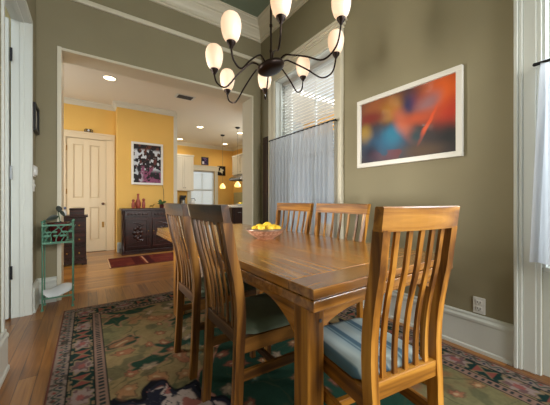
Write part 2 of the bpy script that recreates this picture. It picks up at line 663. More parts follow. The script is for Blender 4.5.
dl = thing('door_2', 'pale grey door leaf standing open beyond the left doorway', 'door', (L - 0.14, LD1 - 0.03, 0))
dl['kind'] = 'structure'
b = MB()
b.box(-0.88, -0.004, -0.02, 0.02, 0.012, LDH - 0.03, 0.002)
b.build('panel', COOLW, dl)
for z in (0.42, 1.32, 2.38):
    MB().box(0.004, 0.022, -0.024, -0.014, z - 0.06, z + 0.06).build('hinge', BLACK if z != 1.32 else STEEL, dl)

# the room beyond the left doorway
b = MB()
b.box(L - 1.4, L - 1.35, 0.6, D + BT, 0, ZC)
b.box(L - 1.4, L - 0.13, LD1 + 0.35, LD1 + 0.4, 0, ZC)
struct(b.build('wall_side_room', plain('side_room_paint', (206, 190, 140), 0.8)), 'pale yellow wall glimpsed through the doorway at far left', 'wall')

# ------------------------------------------------------------------ windows of the dining room
def window(n, w, label, apron=False):
    y0, y1, z0, z1 = w
    t = thing('window_%d' % n, label, 'window', (R, (y0 + y1) / 2, 0))
    t['kind'] = 'structure'
    cy_ = (y0 + y1) / 2
    a0, a1 = y0 - cy_, y1 - cy_
    # moulded casing on the room side
    b = MB()
    zb = 0.0
    for s, a in ((-1, a0), (1, a1)):
        for (o0, o1, d) in ((0.0, 0.022, 0.018), (0.022, 0.085, 0.024), (0.085, 0.105, 0.034), (0.105, CW2, 0.045)):
            b.box(-d, 0.002, a + s * o0, a + s * o1, zb, z1 + 0.02, 0.004)
    for (o0, o1, d) in ((0.0, 0.03, 0.022), (0.03, 0.11, 0.028), (0.11, 0.135, 0.042), (0.135, 0.165, 0.06), (0.165, 0.19, 0.082)):
        ex = CW2 + (0.0 if d < 0.04 else d - 0.03)
        b.box(-d, 0.002, a0 - ex, a1 + ex, z1 + o0, z1 + o1, 0.004)
    b.build('casing', COOLW if n == 2 else WHITE, t)
    # lining of the recess
    b = MB()
    b.box(0, 0.29, a0 - 0.001, a0 + 0.016, z0, z1)
    b.box(0, 0.29, a1 - 0.016, a1 + 0.001, z0, z1)
    b.box(0, 0.29, a0, a1, z1 - 0.016, z1 + 0.001)
    for a, s in ((a0, 1), (a1, -1)):
        b.box(0.075, 0.10, a, a + s * 0.03, z0, z1, 0.003)
        b.box(0.15, 0.175, a, a + s * 0.034, z0, z1, 0.003)
    b.build('jamb', COOLW, t)
    MB().box(-0.05 if not apron else 0.012, 0.29, a0 - 0.10 if not apron else a0, a1 + 0.10 if not apron else a1, z0 - 0.03, z0 + 0.004, 0.005).build('sill', COOLW, t)
    if apron:
        b = MB()
        b.box(0.03, 0.062, a0, a1, 0, z0 - 0.03)
        b.box(0.015, 0.03, a1 - 0.07, a1, 0, z0 - 0.03)
        b.box(0.012, 0.03, a0, a1 - 0.07, 0, 0.18)
        b.build('apron_panel', COOLW, t)
    # two sashes with a centre muntin
    zm = (z0 + z1) / 2
    for q0, q1, dx in ((z0, zm + 0.02, 0.205), (zm - 0.02, z1 - 0.016, 0.245)):
        b = MB()
        b.box(dx, dx + 0.035, a0 + 0.016, a0 + 0.07, q0, q1, 0.003)
        b.box(dx, dx + 0.035, a1 - 0.07, a1 - 0.016, q0, q1, 0.003)
        b.box(dx, dx + 0.035, a0 + 0.07, a1 - 0.07, q0, q0 + 0.055, 0.003)
        b.box(dx, dx + 0.035, a0 + 0.07, a1 - 0.07, q1 - 0.05, q1, 0.003)
        b.box(dx + 0.005, dx + 0.03, -0.013, 0.013, q0 + 0.05, q1 - 0.05)
        sa = b.build('sash', COOLW, t)
        MB().box(dx + 0.014, dx + 0.018, a0 + 0.06, a1 - 0.06, q0 + 0.04, q1 - 0.04).build('pane', GLASS, sa)
    return t


window(1, W1, 'tall window with cream moulded casing beside the opening')
window(2, W2, 'tall window with grey white casing cut off at the right edge', True)


def blind(w, label):
    y0, y1, z0, z1 = w
    t = thing('venetian_blind', label, 'blind', (R + 0.135, (y0 + y1) / 2, z0))
    hw = (y1 - y0) / 2 - 0.03
    H_ = z1 - z0 - 0.016
    MB().box(-0.025, 0.03, -hw, hw, H_ - 0.05, H_, 0.003).build('head_rail', BLINDW, t)
    b = MB()
    z = 0.06
    ang = math.radians(6)
    while z < H_ - 0.06:
        cx_, cz_ = 0.024 * math.cos(ang), 0.024 * math.sin(ang)
        nx, nz = -0.0013 * math.sin(ang), 0.0013 * math.cos(ang)
        b.prism([(-cx_ - nx, z + cz_ - nz), (cx_ - nx, z - cz_ - nz), (cx_ + nx, z - cz_ + nz), (-cx_ + nx, z + cz_ + nz)], 'y', -hw, hw)
        z += 0.043
    b.build('slats', BLINDW, t)
    MB().box(-0.025, 0.025, -hw, hw, 0.012, 0.03, 0.003).build('bottom_rail', BLINDW, t)
    for s in (-0.6, 0.6):
        MB().tube([(-0.027, s * hw, 0.03), (-0.027, s * hw, H_ - 0.05)], 0.0015, 5).build('cord', BLINDW, t)
    return t


blind(W1, 'white venetian blind in the far window above its sheer curtain')


def curtain(y0, y1, ztop, zbot, xrod, folds, label, rlabel, seed, flare=0.0):
    t = thing('curtain_rod', rlabel, 'curtain rod', (xrod, (y0 + y1) / 2, ztop), 0, 'black curtain rods')
    hw = (y1 - y0) / 2
    MB().tube([(0, -hw - 0.012, 0), (0, hw + 0.012, 0)], 0.010, 10).build('rod', BLACK, t, True)
    for s in (-1, 1):
        MB().sphere((0, s * (hw + 0.016), 0), 0.011).build('finial', BLACK, t, True)
        MB().tube([(0, s * (hw - 0.004), 0), (R - xrod - 0.018, s * (hw - 0.004), 0)], 0.005, 8).build('bracket', BLACK, t, True)
    rng = random.Random(seed)
    nu, nv = 150, 24
    ph = [rng.uniform(0, 6.28) for _ in range(6)]
    verts, faces = [], []
    for j in range(nv + 1):
        f = j / nv
        z = ztop + 0.014 - f * (ztop + 0.014 - zbot)
        for i in range(nu + 1):
            u = i / nu
            amp = 0.006 + 0.012 * min(1, f * 2.2)
            y = y0 + 0.012 + u * (y1 - y0 - 0.024) + flare * f * u ** 4
            x = amp * math.sin(2 * PI * folds * u + ph[0] + 1.2 * math.sin(2 * PI * 2.3 * u + ph[1])) + 0.006 * f * math.sin(2 * PI * 3.1 * u + ph[2])
            if f < 0.06:
                x = x * 0.5 + 0.012 * (1 if f < 0.03 else -0.2)
            verts.append((x - 0.012, y - (y0 + y1) / 2, z - ztop))
    for j in range(nv):
        for i in range(nu):
            a = j * (nu + 1) + i
            faces.append((a, a + 1, a + nu + 2, a + nu + 1))
    b = MB()
    b._add(verts, faces)
    o = b.build('cafe_curtain', SHEER, None, True)
    o.location = (xrod - 0.002, (y0 + y1) / 2, ztop)
    tag(o, label, 'curtain', 'sheer cafe curtains')
    return o


curtain(2.06, 3.33, 1.945, 0.60, R - 0.075, 17, 'gathered grey white sheer cafe curtain across the far window', 'black curtain rod across the far window beside the opening', 3)
curtain(-1.05, 0.436, 1.885, 0.70, R - 0.075, 17, 'sheer white cafe curtain at the right edge of the view', 'black curtain rod of the window at the right edge', 5, 0.045)

# the kitchen wing seen from outside through the far window, with its eave
struct(MB().box(3.0, 3.14, D + BT, 5.60, 0, HC).build('wall_hall_right', YELLOW), 'yellow hall wall hidden right of the wide opening', 'wall')
struct(MB().box(3.0, 6.6, 5.46, 5.60, 0, 3.22).build('wall_wing', plain('grey_siding', (158, 170, 182), 0.8)), 'grey blue outside wall of the kitchen wing seen through the blind', 'wall')
b = MB()
b.prism([(5.16, 3.22), (5.16, 3.36), (7.5, 3.95), (7.5, 3.22)], 'x', 3.0, 6.9)
b.box(2.95, 6.95, 5.08, 5.17, 3.23, 3.37, 0.01)
struct(b.build('roof_wing', DARKBAY), 'blue grey roof edge outside the far window', 'roof')

# ------------------------------------------------------------------ hall and kitchen shell
b = MB()
b.box(-0.46, -0.395, YD, YD + 0.15, 0, HC)
b.box(0.476, 0.52, YD, YD + 0.15, 0, HC)
b.box(-0.395, 0.476, YD, YD + 0.15, 2.45, HC)
b.box(-2.4, -0.46, YD, YD + 0.15, 0, HC)
struct(b.build('wall_hall_back', YELLOW), 'deep yellow hall wall around the cream panelled door', 'wall')
struct(MB().box(0.493, 1.655, YA, YD + 0.15, 0, HC).build('wall_hall_art', YELLOW), 'yellow wall behind the carved buffet and framed artwork', 'wall')
b = MB()
KW = (3.03, 3.93, 0.75, 2.16)
b.box(1.3, KW[0], YK, YK + 0.2, 0, HC)
b.box(KW[1], XK + 0.1, YK, YK + 0.2, 0, HC)
b.box(KW[0], KW[1], YK, YK + 0.2, 0, KW[2])
b.box(KW[0], KW[1], YK, YK + 0.2, KW[3], HC)
struct(b.build('wall_kitchen_back', YELLOW), 'yellow kitchen wall around the far kitchen window', 'wall')
b = MB()
b.box(XK, XK + 0.15, 6.0, YK, 0, HC)
b.box(XK, XK + 0.15, D + BT, 6.0, 2.7, HC)
b.box(XK, XK + 0.15, D + BT, 6.0, 0, 0.5)
struct(b.build('wall_kitchen_right', YELLOW), 'yellow kitchen side wall behind the range hood', 'wall')
struct(MB().box(1.655, 1.70, YA + 0.02, YK, 0, HC).build('wall_kitchen_left', plain('kitchen_white_paint', (226, 220, 204), 0.7)), 'cream kitchen wall behind the framed artwork wall', 'wall')


def cp(o=0.0):
    return [(0, HC - 0.10), (0.012, HC - 0.10), (0.016, HC - 0.075), (0.04, HC - 0.04), (0.07, HC - 0.022), (0.075, HC), (0, HC)]


b = MB()
pts_ = [(-2.3, YD, 0, -1), (0.493, YD, -1, -1), (0.493, YA, -1, -1), (1.655, YA, 0, -1)]
b.loft([[(x + sx * p, y + sy * p, z) for p, z in cp()] for x, y, sx, sy in pts_], True, True)
struct(b.build('trim_5', WHITE), 'cream cornice along the yellow hall walls', 'trim')
b = MB()
pts_ = [(1.70, YK, 0, -1), (XK, YK, -1, -1), (XK, 6.0, -1, 0)]
b.loft([[(x + sx * p, y + sy * p, z) for p, z in cp()] for x, y, sx, sy in pts_], True, True)
struct(b.build('trim_6', WHITE), 'cream cornice around the kitchen ceiling', 'trim')
struct(MB().box(1.62, 1.70, YA - 0.012, YA + 0.03, 0, HC - 0.1, 0.003).build('trim_7', WHITE), 'cream corner post where the hall meets the kitchen', 'trim')
baseboard('baseboard_hall', 0.493, YA, 0.56, YA, 0, -1, COOLW, 'white baseboard left of the carved buffet', base_profile(0.2))

# hall door
hd = thing('door_1', 'cream four panel door in the yellow hall', 'door', (0.0, YD, 0))
hd['kind'] = 'structure'
b = MB()
x0, x1, zt = -0.355, 0.313, 2.33
b.box(x0, x1, 0.02, 0.03, 0.01, zt)
xm = (x0 + x1) / 2
for (q0, q1) in ((x0, x0 + 0.11), (x1 - 0.11, x1), (xm - 0.05, xm + 0.05)):
    b.box(q0, q1, -0.005, 0.025, 0.01, zt, 0.003)
for (q0, q1) in ((0.01, 0.24), (0.93, 1.11), (zt - 0.12, zt)):
    b.box(x0, x1, -0.0045, 0.025, q0, q1, 0.003)
for s in ((x0 + 0.11, xm - 0.05), (xm + 0.05, x1 - 0.11)):
    for q in ((0.24, 0.93), (1.11, zt - 0.12)):
        b.box(s[0] + 0.02, s[1] - 0.02, 0.006, 0.024, q[0] + 0.025, q[1] - 0.025, 0.008)
b.build('panel', CREAM, hd)
b = MB()
b.box(-0.395 - 0.06, -0.36, -0.03, 0.0, 0, 2.36, 0.004)
b.box(0.318, 0.476, -0.022, 0.0, 0, 2.36, 0.004)
b.box(0.452, 0.478, -0.035, 0.0, 0, 2.47, 0.004)
b.box(-0.455, 0.476, -0.022, 0.0, 2.34, 2.45, 0.004)
b.box(-0.465, 0.482, -0.038, 0.0, 2.44, 2.475, 0.004)
b.box(-0.395, 0.476, 0.03, 0.15, 0, 2.45)
b.build('casing', CREAM, hd)
MB().sphere((0.262, -0.045, 1.0), 0.028).tube([(0.262, 0, 1.0), (0.262, -0.03, 1.0)], 0.012).build('knob', plain('brown_knob', (96, 58, 34), 0.3), hd, True)
MB().box(0.243, 0.281, -0.012, -0.004, 0.50, 0.62, 0.003).build('lock_plate', BRASS, hd)
for z in (2.12, 1.25, 0.3):
    MB().box(-0.37, -0.345, -0.014, -0.004, z - 0.05, z + 0.05).build('hinge', BRASS, hd)

orn = thing('door_ornament', 'small black scroll ornament standing on the hall door casing', 'ornament', (0.01, YD - 0.02, 2.475))
b = MB()
for s in (-1, 1):
    b.tube([(s * (0.012 + 0.05 * t_ / 12 + 0.02 * math.sin(t_ * 0.9)), 0, 0.035 + 0.03 * math.cos(t_ * 0.9)) for t_ in range(13)], 0.006, 6)
b.box(-0.075, 0.075, -0.006, 0.006, 0, 0.008)
b.build('scroll', BLACK, orn)
MB().sphere((0, 0, 0.04), 0.022, 1, 0.5, 1).build('rosette', PORCELAIN, orn, True)

# kitchen window
kw = thing('window_3', 'bright kitchen window with white casing at the far end', 'window', ((KW[0] + KW[1]) / 2, YK, 0))
kw['kind'] = 'structure'
hw = (KW[1] - KW[0]) / 2
b = MB()
b.box(-hw - 0.13, -hw, -0.025, 0, 0.7, KW[3] + 0.02, 0.004)
b.box(hw, hw + 0.13, -0.025, 0, 0.7, KW[3] + 0.02, 0.004)
b.box(-hw - 0.15, hw + 0.15, -0.035, 0, KW[3], KW[3] + 0.16, 0.004)
b.box(-hw - 0.17, hw + 0.17, -0.05, 0, KW[3] + 0.15, KW[3] + 0.19, 0.004)
b.build('casing', WHITE, kw)
b = MB()
for z0_, z1_ in ((KW[2], 1.48), (1.44, KW[3])):
    b.box(-hw, -hw + 0.045, 0.08, 0.12, z0_, z1_)
    b.box(hw - 0.045, hw, 0.08, 0.12, z0_, z1_)
    b.box(-hw + 0.045, hw - 0.045, 0.08, 0.12, z0_, z0_ + 0.045)
    b.box(-hw + 0.045, hw - 0.045, 0.08, 0.12, z1_ - 0.045, z1_)
    b.box(-0.012, 0.012, 0.085, 0.115, z0_ + 0.045, z1_ - 0.045)
b.build('sash', COOLW, kw)
MB().box(-hw + 0.03, hw - 0.03, 0.098, 0.102, KW[2] + 0.03, KW[3] - 0.03).build('pane', GLASS, kw)
t = thing('venetian_blind', 'pale blind lowered in the far kitchen window', 'blind', ((KW[0] + KW[1]) / 2, YK + 0.04, KW[2]))
b = MB()
z = 0.03
while z < 1.34:
    b.box(-hw + 0.01, hw - 0.01, -0.012, 0.012, -0.001, 0.001, M=Matrix.Translation((0, 0, z)) @ Matrix.Rotation(math.radians(48), 4, 'X'))
    z += 0.024
b.build('slats', BLINDT, t)
MB().box(-hw + 0.01, hw - 0.01, -0.02, 0.02, 1.35, 1.405, 0.003).build('head_rail', BLINDW, t)

# ------------------------------------------------------------------ rugs
def rug_design(u, v):
    W_, H_ = 2.365, 3.90
    x, y = u * W_, v * H_             # x from the left edge, y from the far edge, metres
    xs, ys = np.minimum(x, W_ - x), np.minimum(y, H_ - y)
    d = np.minimum(xs, ys)
    along = np.where(xs < ys, y, x)   # coordinate along the border
    wob = (fbm(x * 14, y * 14, 3, 3) - 0.5)
    # ---- field
    tan = np.array(lin((160, 138, 98)))
    grn = np.array(lin((132, 126, 90)))
    nz = fbm(x * 2.6, y * 2.6, 1, 4)
    base = tan + (grn - tan) * sstep(0.38, 0.62, nz)[:, None]
    base = mixc(base, (168, 108, 76), sstep(0.50, 0.66, fbm(x * 4.5, y * 4.5, 17, 3)) * 0.6)
    base = mixc(base, (96, 98, 72), sstep(0.54, 0.64, fbm(x * 9, y * 9, 27, 3)) * 0.7)
    base = base * (0.85 + 0.3 * fbm(x * 40, y * 40, 5, 2))[:, None]
    wx, wy = x + 0.08 * (fbm(x * 5, y * 5, 21, 3) - 0.5) * 2, y + 0.08 * (fbm(x * 5, y * 5, 33, 3) - 0.5) * 2
    xm = np.where(wx < W_ / 2, wx, W_ - wx)            # mirrored left to right
    def scallop(cx_, cy_, rx, ry, lobes, amp):
        a = np.arctan2((wy - cy_) / ry, (xm - cx_) / rx)
        r = np.hypot((xm - cx_) / rx, (wy - cy_) / ry)
        return (r - 1 - amp * np.cos(lobes * a)) * min(rx, ry)
    # dark green leaf sprays and the large scalloped medallions
    for (cx_, cy_, rx, ry) in ((0.50, 0.36, 0.18, 0.06), (0.42, 0.52, 0.07, 0.09), (0.98, 0.44, 0.12, 0.08), (0.86, 1.22, 0.26, 0.10), (0.52, 1.36, 0.10, 0.05), (0.40, 0.98, 0.06, 0.05), (0.95, 0.80, 0.16, 0.06)):
        f_ = scallop(cx_, cy_, rx, ry, 5, 0.22)
        base = mixc(base, (40, 72, 58), sstep(0.012, -0.004, f_))
        base = mixc(base, (164, 124, 100), sstep(0.010, 0.004, np.abs(f_ - 0.014)) * 0.8)
    f_ = scallop(1.18, 2.1, 0.52, 0.72, 10, 0.09)
    base = mixc(base, (38, 72, 58), sstep(0.006, -0.006, f_))
    base = mixc(base, (186, 130, 108), sstep(0.014, 0.007, np.abs(f_)))
    f_ = scallop(0.47, 1.98, 0.28, 0.36, 9, 0.10)
    inner = sstep(0.006, -0.006, f_)
    cell = fbm(x * 13, y * 13, 44, 2)
    base = mixc(base, (44, 46, 62), inner)
    base = mixc(base, (206, 188, 182), inner * sstep(0.44, 0.47, cell))
    base = mixc(base, (176, 112, 104), inner * sstep(0.58, 0.61, cell))
    base = mixc(base, (70, 74, 84), inner * sstep(0.022, 0.012, np.abs(fbm(x * 19, y * 19, 71, 2) - 0.5)))
    base = mixc(base, (44, 46, 62), inner * sstep(0.05, 0.03, np.abs(f_)) * sstep(0.42, 0.46, fbm(x * 22, y * 22, 3, 2)))
    base = mixc(base, (26, 28, 38), sstep(0.013, 0.007, np.abs(f_)))
    # scattered rosettes
    g = 0.15
    gx, gy = np.floor(wx / g), np.floor(wy / g)
    hsh = lambda k: np.mod(np.sin(gx * 127.1 + gy * 311.7 + k * 74.7) * 43758.5453, 1)
    ox, oy = (gx + 0.28 + 0.44 * hsh(1)) * g, (gy + 0.28 + 0.44 * hsh(2)) * g
    dx, dy = wx - ox, wy - oy
    rd, ra = np.hypot(dx, dy), np.arctan2(dy, dx)
    petal = rd - (0.028 + 0.018 * hsh(3)) * (1 + 0.16 * np.cos(6 * ra + 6.28 * hsh(5)))
    sel = hsh(4)
    fm = sstep(0.012, -0.012, petal) * 0.6 * (1 - inner)
    for lo, hi, colr in ((0.0, 0.2, (176, 96, 76)), (0.2, 0.36, (200, 172, 150)), (0.36, 0.54, (190, 128, 92)), (0.54, 0.64, (92, 124, 112))):
        m_ = fm * ((sel >= lo) & (sel < hi))
        base = mixc(base, colr, m_)
        base = mixc(base, (70, 60, 52), (1 - inner) * sstep(0.006, 0.002, np.abs(petal)) * ((sel >= lo) & (sel < hi)) * 0.5)
        base = mixc(base, (206, 184, 146), m_ * sstep(0.016, 0.010, rd))
    vn = np.abs(np.sin(wx * 15 + 2.2 * np.sin(wy * 8)) + 0.9 * np.sin(wy * 13 + 1.7 * np.sin(wx * 7)))
    base = mixc(base, (74, 84, 60), sstep(0.12, 0.03, vn) * (1 - fm) * (1 - inner) * 0.6)
    # ---- borders
    def band(a, c):
        return ((d >= a) & (d < c)).astype(float)
    out = base
    # inner guard stripe with ladder teeth
    m_ = band(0.225, 0.283)
    teeth = (np.mod(along, 0.034) < 0.017).astype(float)
    out = mixc(out, (150, 122, 108), m_)
    out = mixc(out, (52, 60, 62), m_ * band(0.24, 0.268) * teeth)
    out = mixc(out, (40, 46, 44), band(0.280, 0.288))
    # main border: dark green with rosettes and bow ties
    m_ = band(0.09, 0.225)
    out = mixc(out, (30, 58, 54), m_)
    P_ = 0.33
    a_ = np.mod(along, P_) - P_ / 2
    c_ = d - 0.157 + 0.01 * wob
    ros = np.hypot(a_ * 0.75, c_) * (1 + 0.18 * np.cos(8 * np.arctan2(c_, a_))) + 0.012 * wob
    out = mixc(out, (150, 132, 104), m_ * sstep(0.066, 0.061, ros))
    out = mixc(out, (164, 144, 138), m_ * sstep(0.056, 0.051, ros))
    out = mixc(out, (120, 92, 92), m_ * sstep(0.056, 0.051, ros) * sstep(0.5, 0.56, fbm(x * 34, y * 34, 66, 2)))
    out = mixc(out, (160, 96, 92), m_ * sstep(0.022, 0.017, ros))
    b_ = np.mod(along + P_ / 2, P_) - P_ / 2
    bow = np.abs(c_) - np.abs(b_) * 0.95
    out = mixc(out, (150, 84, 74), m_ * sstep(0.004, -0.003, bow) * (np.abs(b_) < 0.052) * (np.abs(c_) < 0.046))
    out = mixc(out, (140, 122, 94), m_ * sstep(0.008, 0.004, np.abs(bow)) * (np.abs(b_) < 0.06) * (np.abs(c_) < 0.052))
    edge = sstep(0.52, 0.57, fbm(along * 34, d * 34, 12, 2)) * m_ * ((np.abs(c_) > 0.046))
    out = mixc(out, (144, 122, 94), edge)
    out = mixc(out, (30, 34, 32), band(0.085, 0.092) + band(0.222, 0.229))
    # outer band, dusty pink with small leaves
    m_ = band(0.012, 0.085)
    out = mixc(out, (150, 132, 122), m_)
    zig = np.mod(along, 0.075) / 0.075
    lf = np.abs(d - 0.048 - 0.016 * np.sin(2 * PI * zig))
    out = mixc(out, (70, 84, 76), m_ * sstep(0.008, 0.005, lf))
    out = mixc(out, (150, 78, 70), m_ * (np.hypot((zig - 0.25) * 0.075, d - 0.036) < 0.009))
    out = mixc(out, (48, 62, 84), m_ * (np.hypot((zig - 0.75) * 0.075, d - 0.062) < 0.009))
    out = mixc(out, (58, 56, 48), m_ * 0.7 * sstep(0.62, 0.68, fbm(along * 40, d * 40, 15, 2)))
    out = mixc(out, (120, 76, 66), band(0.0, 0.012))
    return out * (0.54 + 0.14 * fbm(x * 90, y * 90, 8, 2))[:, None]


RUGM = vcol('woven_wool', 0.95, bump=0.4, spec=0.1)
RX, RY = -0.19, 3.28
rug = thing('rug', 'large floral wool rug with dark green border under the dining table', 'rug', (RX, RY, 0))
painted('pile', (0, 0, 0.011), (2.365, 0, 0), (0, -3.9, 0), 340, 556, rug_design, RUGM, rug)
MB().box(0, 2.365, -3.9, 0, 0.0005, 0.0105).build('backing', plain('rug_backing', (110, 88, 70), 0.95), rug)


def runner_design(u, v):
    x, y = u * 2.1, v * 0.80
    base = np.ones((len(u), 3)) * np.array(lin((100, 44, 28)))
    n = fbm(x * 8, y * 8, 4, 3)
    base = mixc(base, (86, 30, 24), sstep(0.45, 0.6, n))
    for c, w_, colr in ((0.44, 0.07, (66, 20, 18)), (0.56, 0.02, (176, 120, 88)), (0.62, 0.05, (60, 18, 18)), (1.15, 0.06, (70, 22, 18)), (1.25, 0.02, (170, 110, 80)), (1.75, 0.06, (66, 20, 18))):
        base = mixc(base, colr, ((np.abs(x - c) < w_) & (y > 0.06) & (y < 0.74)).astype(float))
    base = mixc(base, (70, 26, 22), ((y < 0.05) | (y > 0.75)).astype(float))
    base = mixc(base, (206, 170, 130), (x < 0.02).astype(float))
    return base


rn = thing('runner_rug', 'small dark red striped rug on the hall floor before the buffet', 'rug', (0.28, 5.76, 0))
painted('pile', (0, 0, 0.009), (2.1, 0, 0), (0, -0.80, 0), 160, 60, runner_design, RUGM, rn)
MB().box(0, 2.1, -0.80, 0, 0.0005, 0.0085).build('backing', plain('runner_backing', (130, 90, 70), 0.95), rn)

# ------------------------------------------------------------------ dining table
TX0, TX1, TY0, TY1 = 0.641, 1.687, 0.694, 3.258
tb = thing('dining_table', 'long honey brown wooden dining table with thick square legs', 'table', ((TX0 + TX1) / 2, (TY0 + TY1) / 2, 0))
hx, hy = (TX1 - TX0) / 2, (TY1 - TY0) / 2
BB = 0.145
b = MB()
nb = 7
for i in range(nb):
    xa, xb = -hx + 2 * hx * i / nb, -hx + 2 * hx * (i + 1) / nb
    b.box(xa + 0.0006, xb - 0.0006, -hy + BB + 0.0008, hy - BB, 0.722, 0.760, 0.0016)
b.build('tabletop', TB_Y, tb)
for s in (-1, 1):
    MB().box(-hx, hx, s * (hy - BB), s * hy, 0.722, 0.760, 0.004).build('breadboard_end', TB_X, tb)
b = MB()
b.box(-hx - 0.006, hx + 0.006, -hy - 0.008, hy + 0.008, 0.682, 0.7205, 0.005)
b.build('draw_leaf', TB_X, tb)
LY0, LY1 = -hy + 0.045, hy - 0.72
lg = 0.082


def arch(l0, l1, zt, zb, zm, n=14):
    """apron outline: deep next to the legs, arched up in the middle"""
    span = min(0.24, (l1 - l0) / 2)
    p = [(l0, zt), (l0, zb)]
    for i in range(1, n + 1):
        a = i / n
        p.append((l0 + span * a, zb + (zm - zb) * math.sin(a * PI / 2) ** 0.8))
    for i in range(n, 0, -1):
        a = i / n
        p.append((l1 - span * a, zb + (zm - zb) * math.sin(a * PI / 2) ** 0.8))
    p += [(l1, zb), (l1, zt)]
    return p


for s in (-1, 1):
    MB().prism(arch(LY0 + lg, LY1, 0.682, 0.525, 0.645), 'x', s * (hx - 0.03), s * (hx - 0.058)).build('side_apron', TB_Y, tb)
for yy in (LY0 + 0.016, LY1 + lg - 0.044):
    MB().prism(arch(-hx + 0.015 + lg, hx - 0.015 - lg, 0.682, 0.575, 0.632), 'y', yy, yy + 0.028).build('end_apron', TB_X, tb)
for sx in (-1, 1):
    for y0_ in (LY0, LY1):
        xa = sx * (hx - 0.014)
        MB().box(xa, xa - sx * lg, y0_, y0_ + lg, 0.012, 0.682, 0.006).build('leg', TB_Z, tb)
bm_ = MB()
for sx in (-1, 1):
    bm_.box(sx * 0.12 - 0.03, sx * 0.12 + 0.03, LY1 + lg - 0.01, hy - 0.06, 0.63, 0.682, 0.003)
bm_.build('leaf_bearer', TB_Y, tb)
# small dark pegs on the leg
b = MB()
b.lathe([(0.0, 0), (0.007, 0), (0.007, 0.003), (0, 0.003)], 10, M=Matrix.Translation((-hx + 0.075, LY0 - 0.001, 0.62)) @ Matrix.Rotation(PI / 2, 4, 'X'))
b.build('peg', SLOT, tb)

# ------------------------------------------------------------------ chairs
def prof_y(z):
    """how far the back posts lean: slightly curved"""
    if z < 0.44:
        return -0.022 * ((0.44 - z) / 0.44) ** 1.5
    f = (z - 0.44) / 0.61
    return 0.014 * math.sin(PI * min(1, f * 1.5)) * (f < 0.667) - LEAN * f ** 1.55


LEAN = 0.07


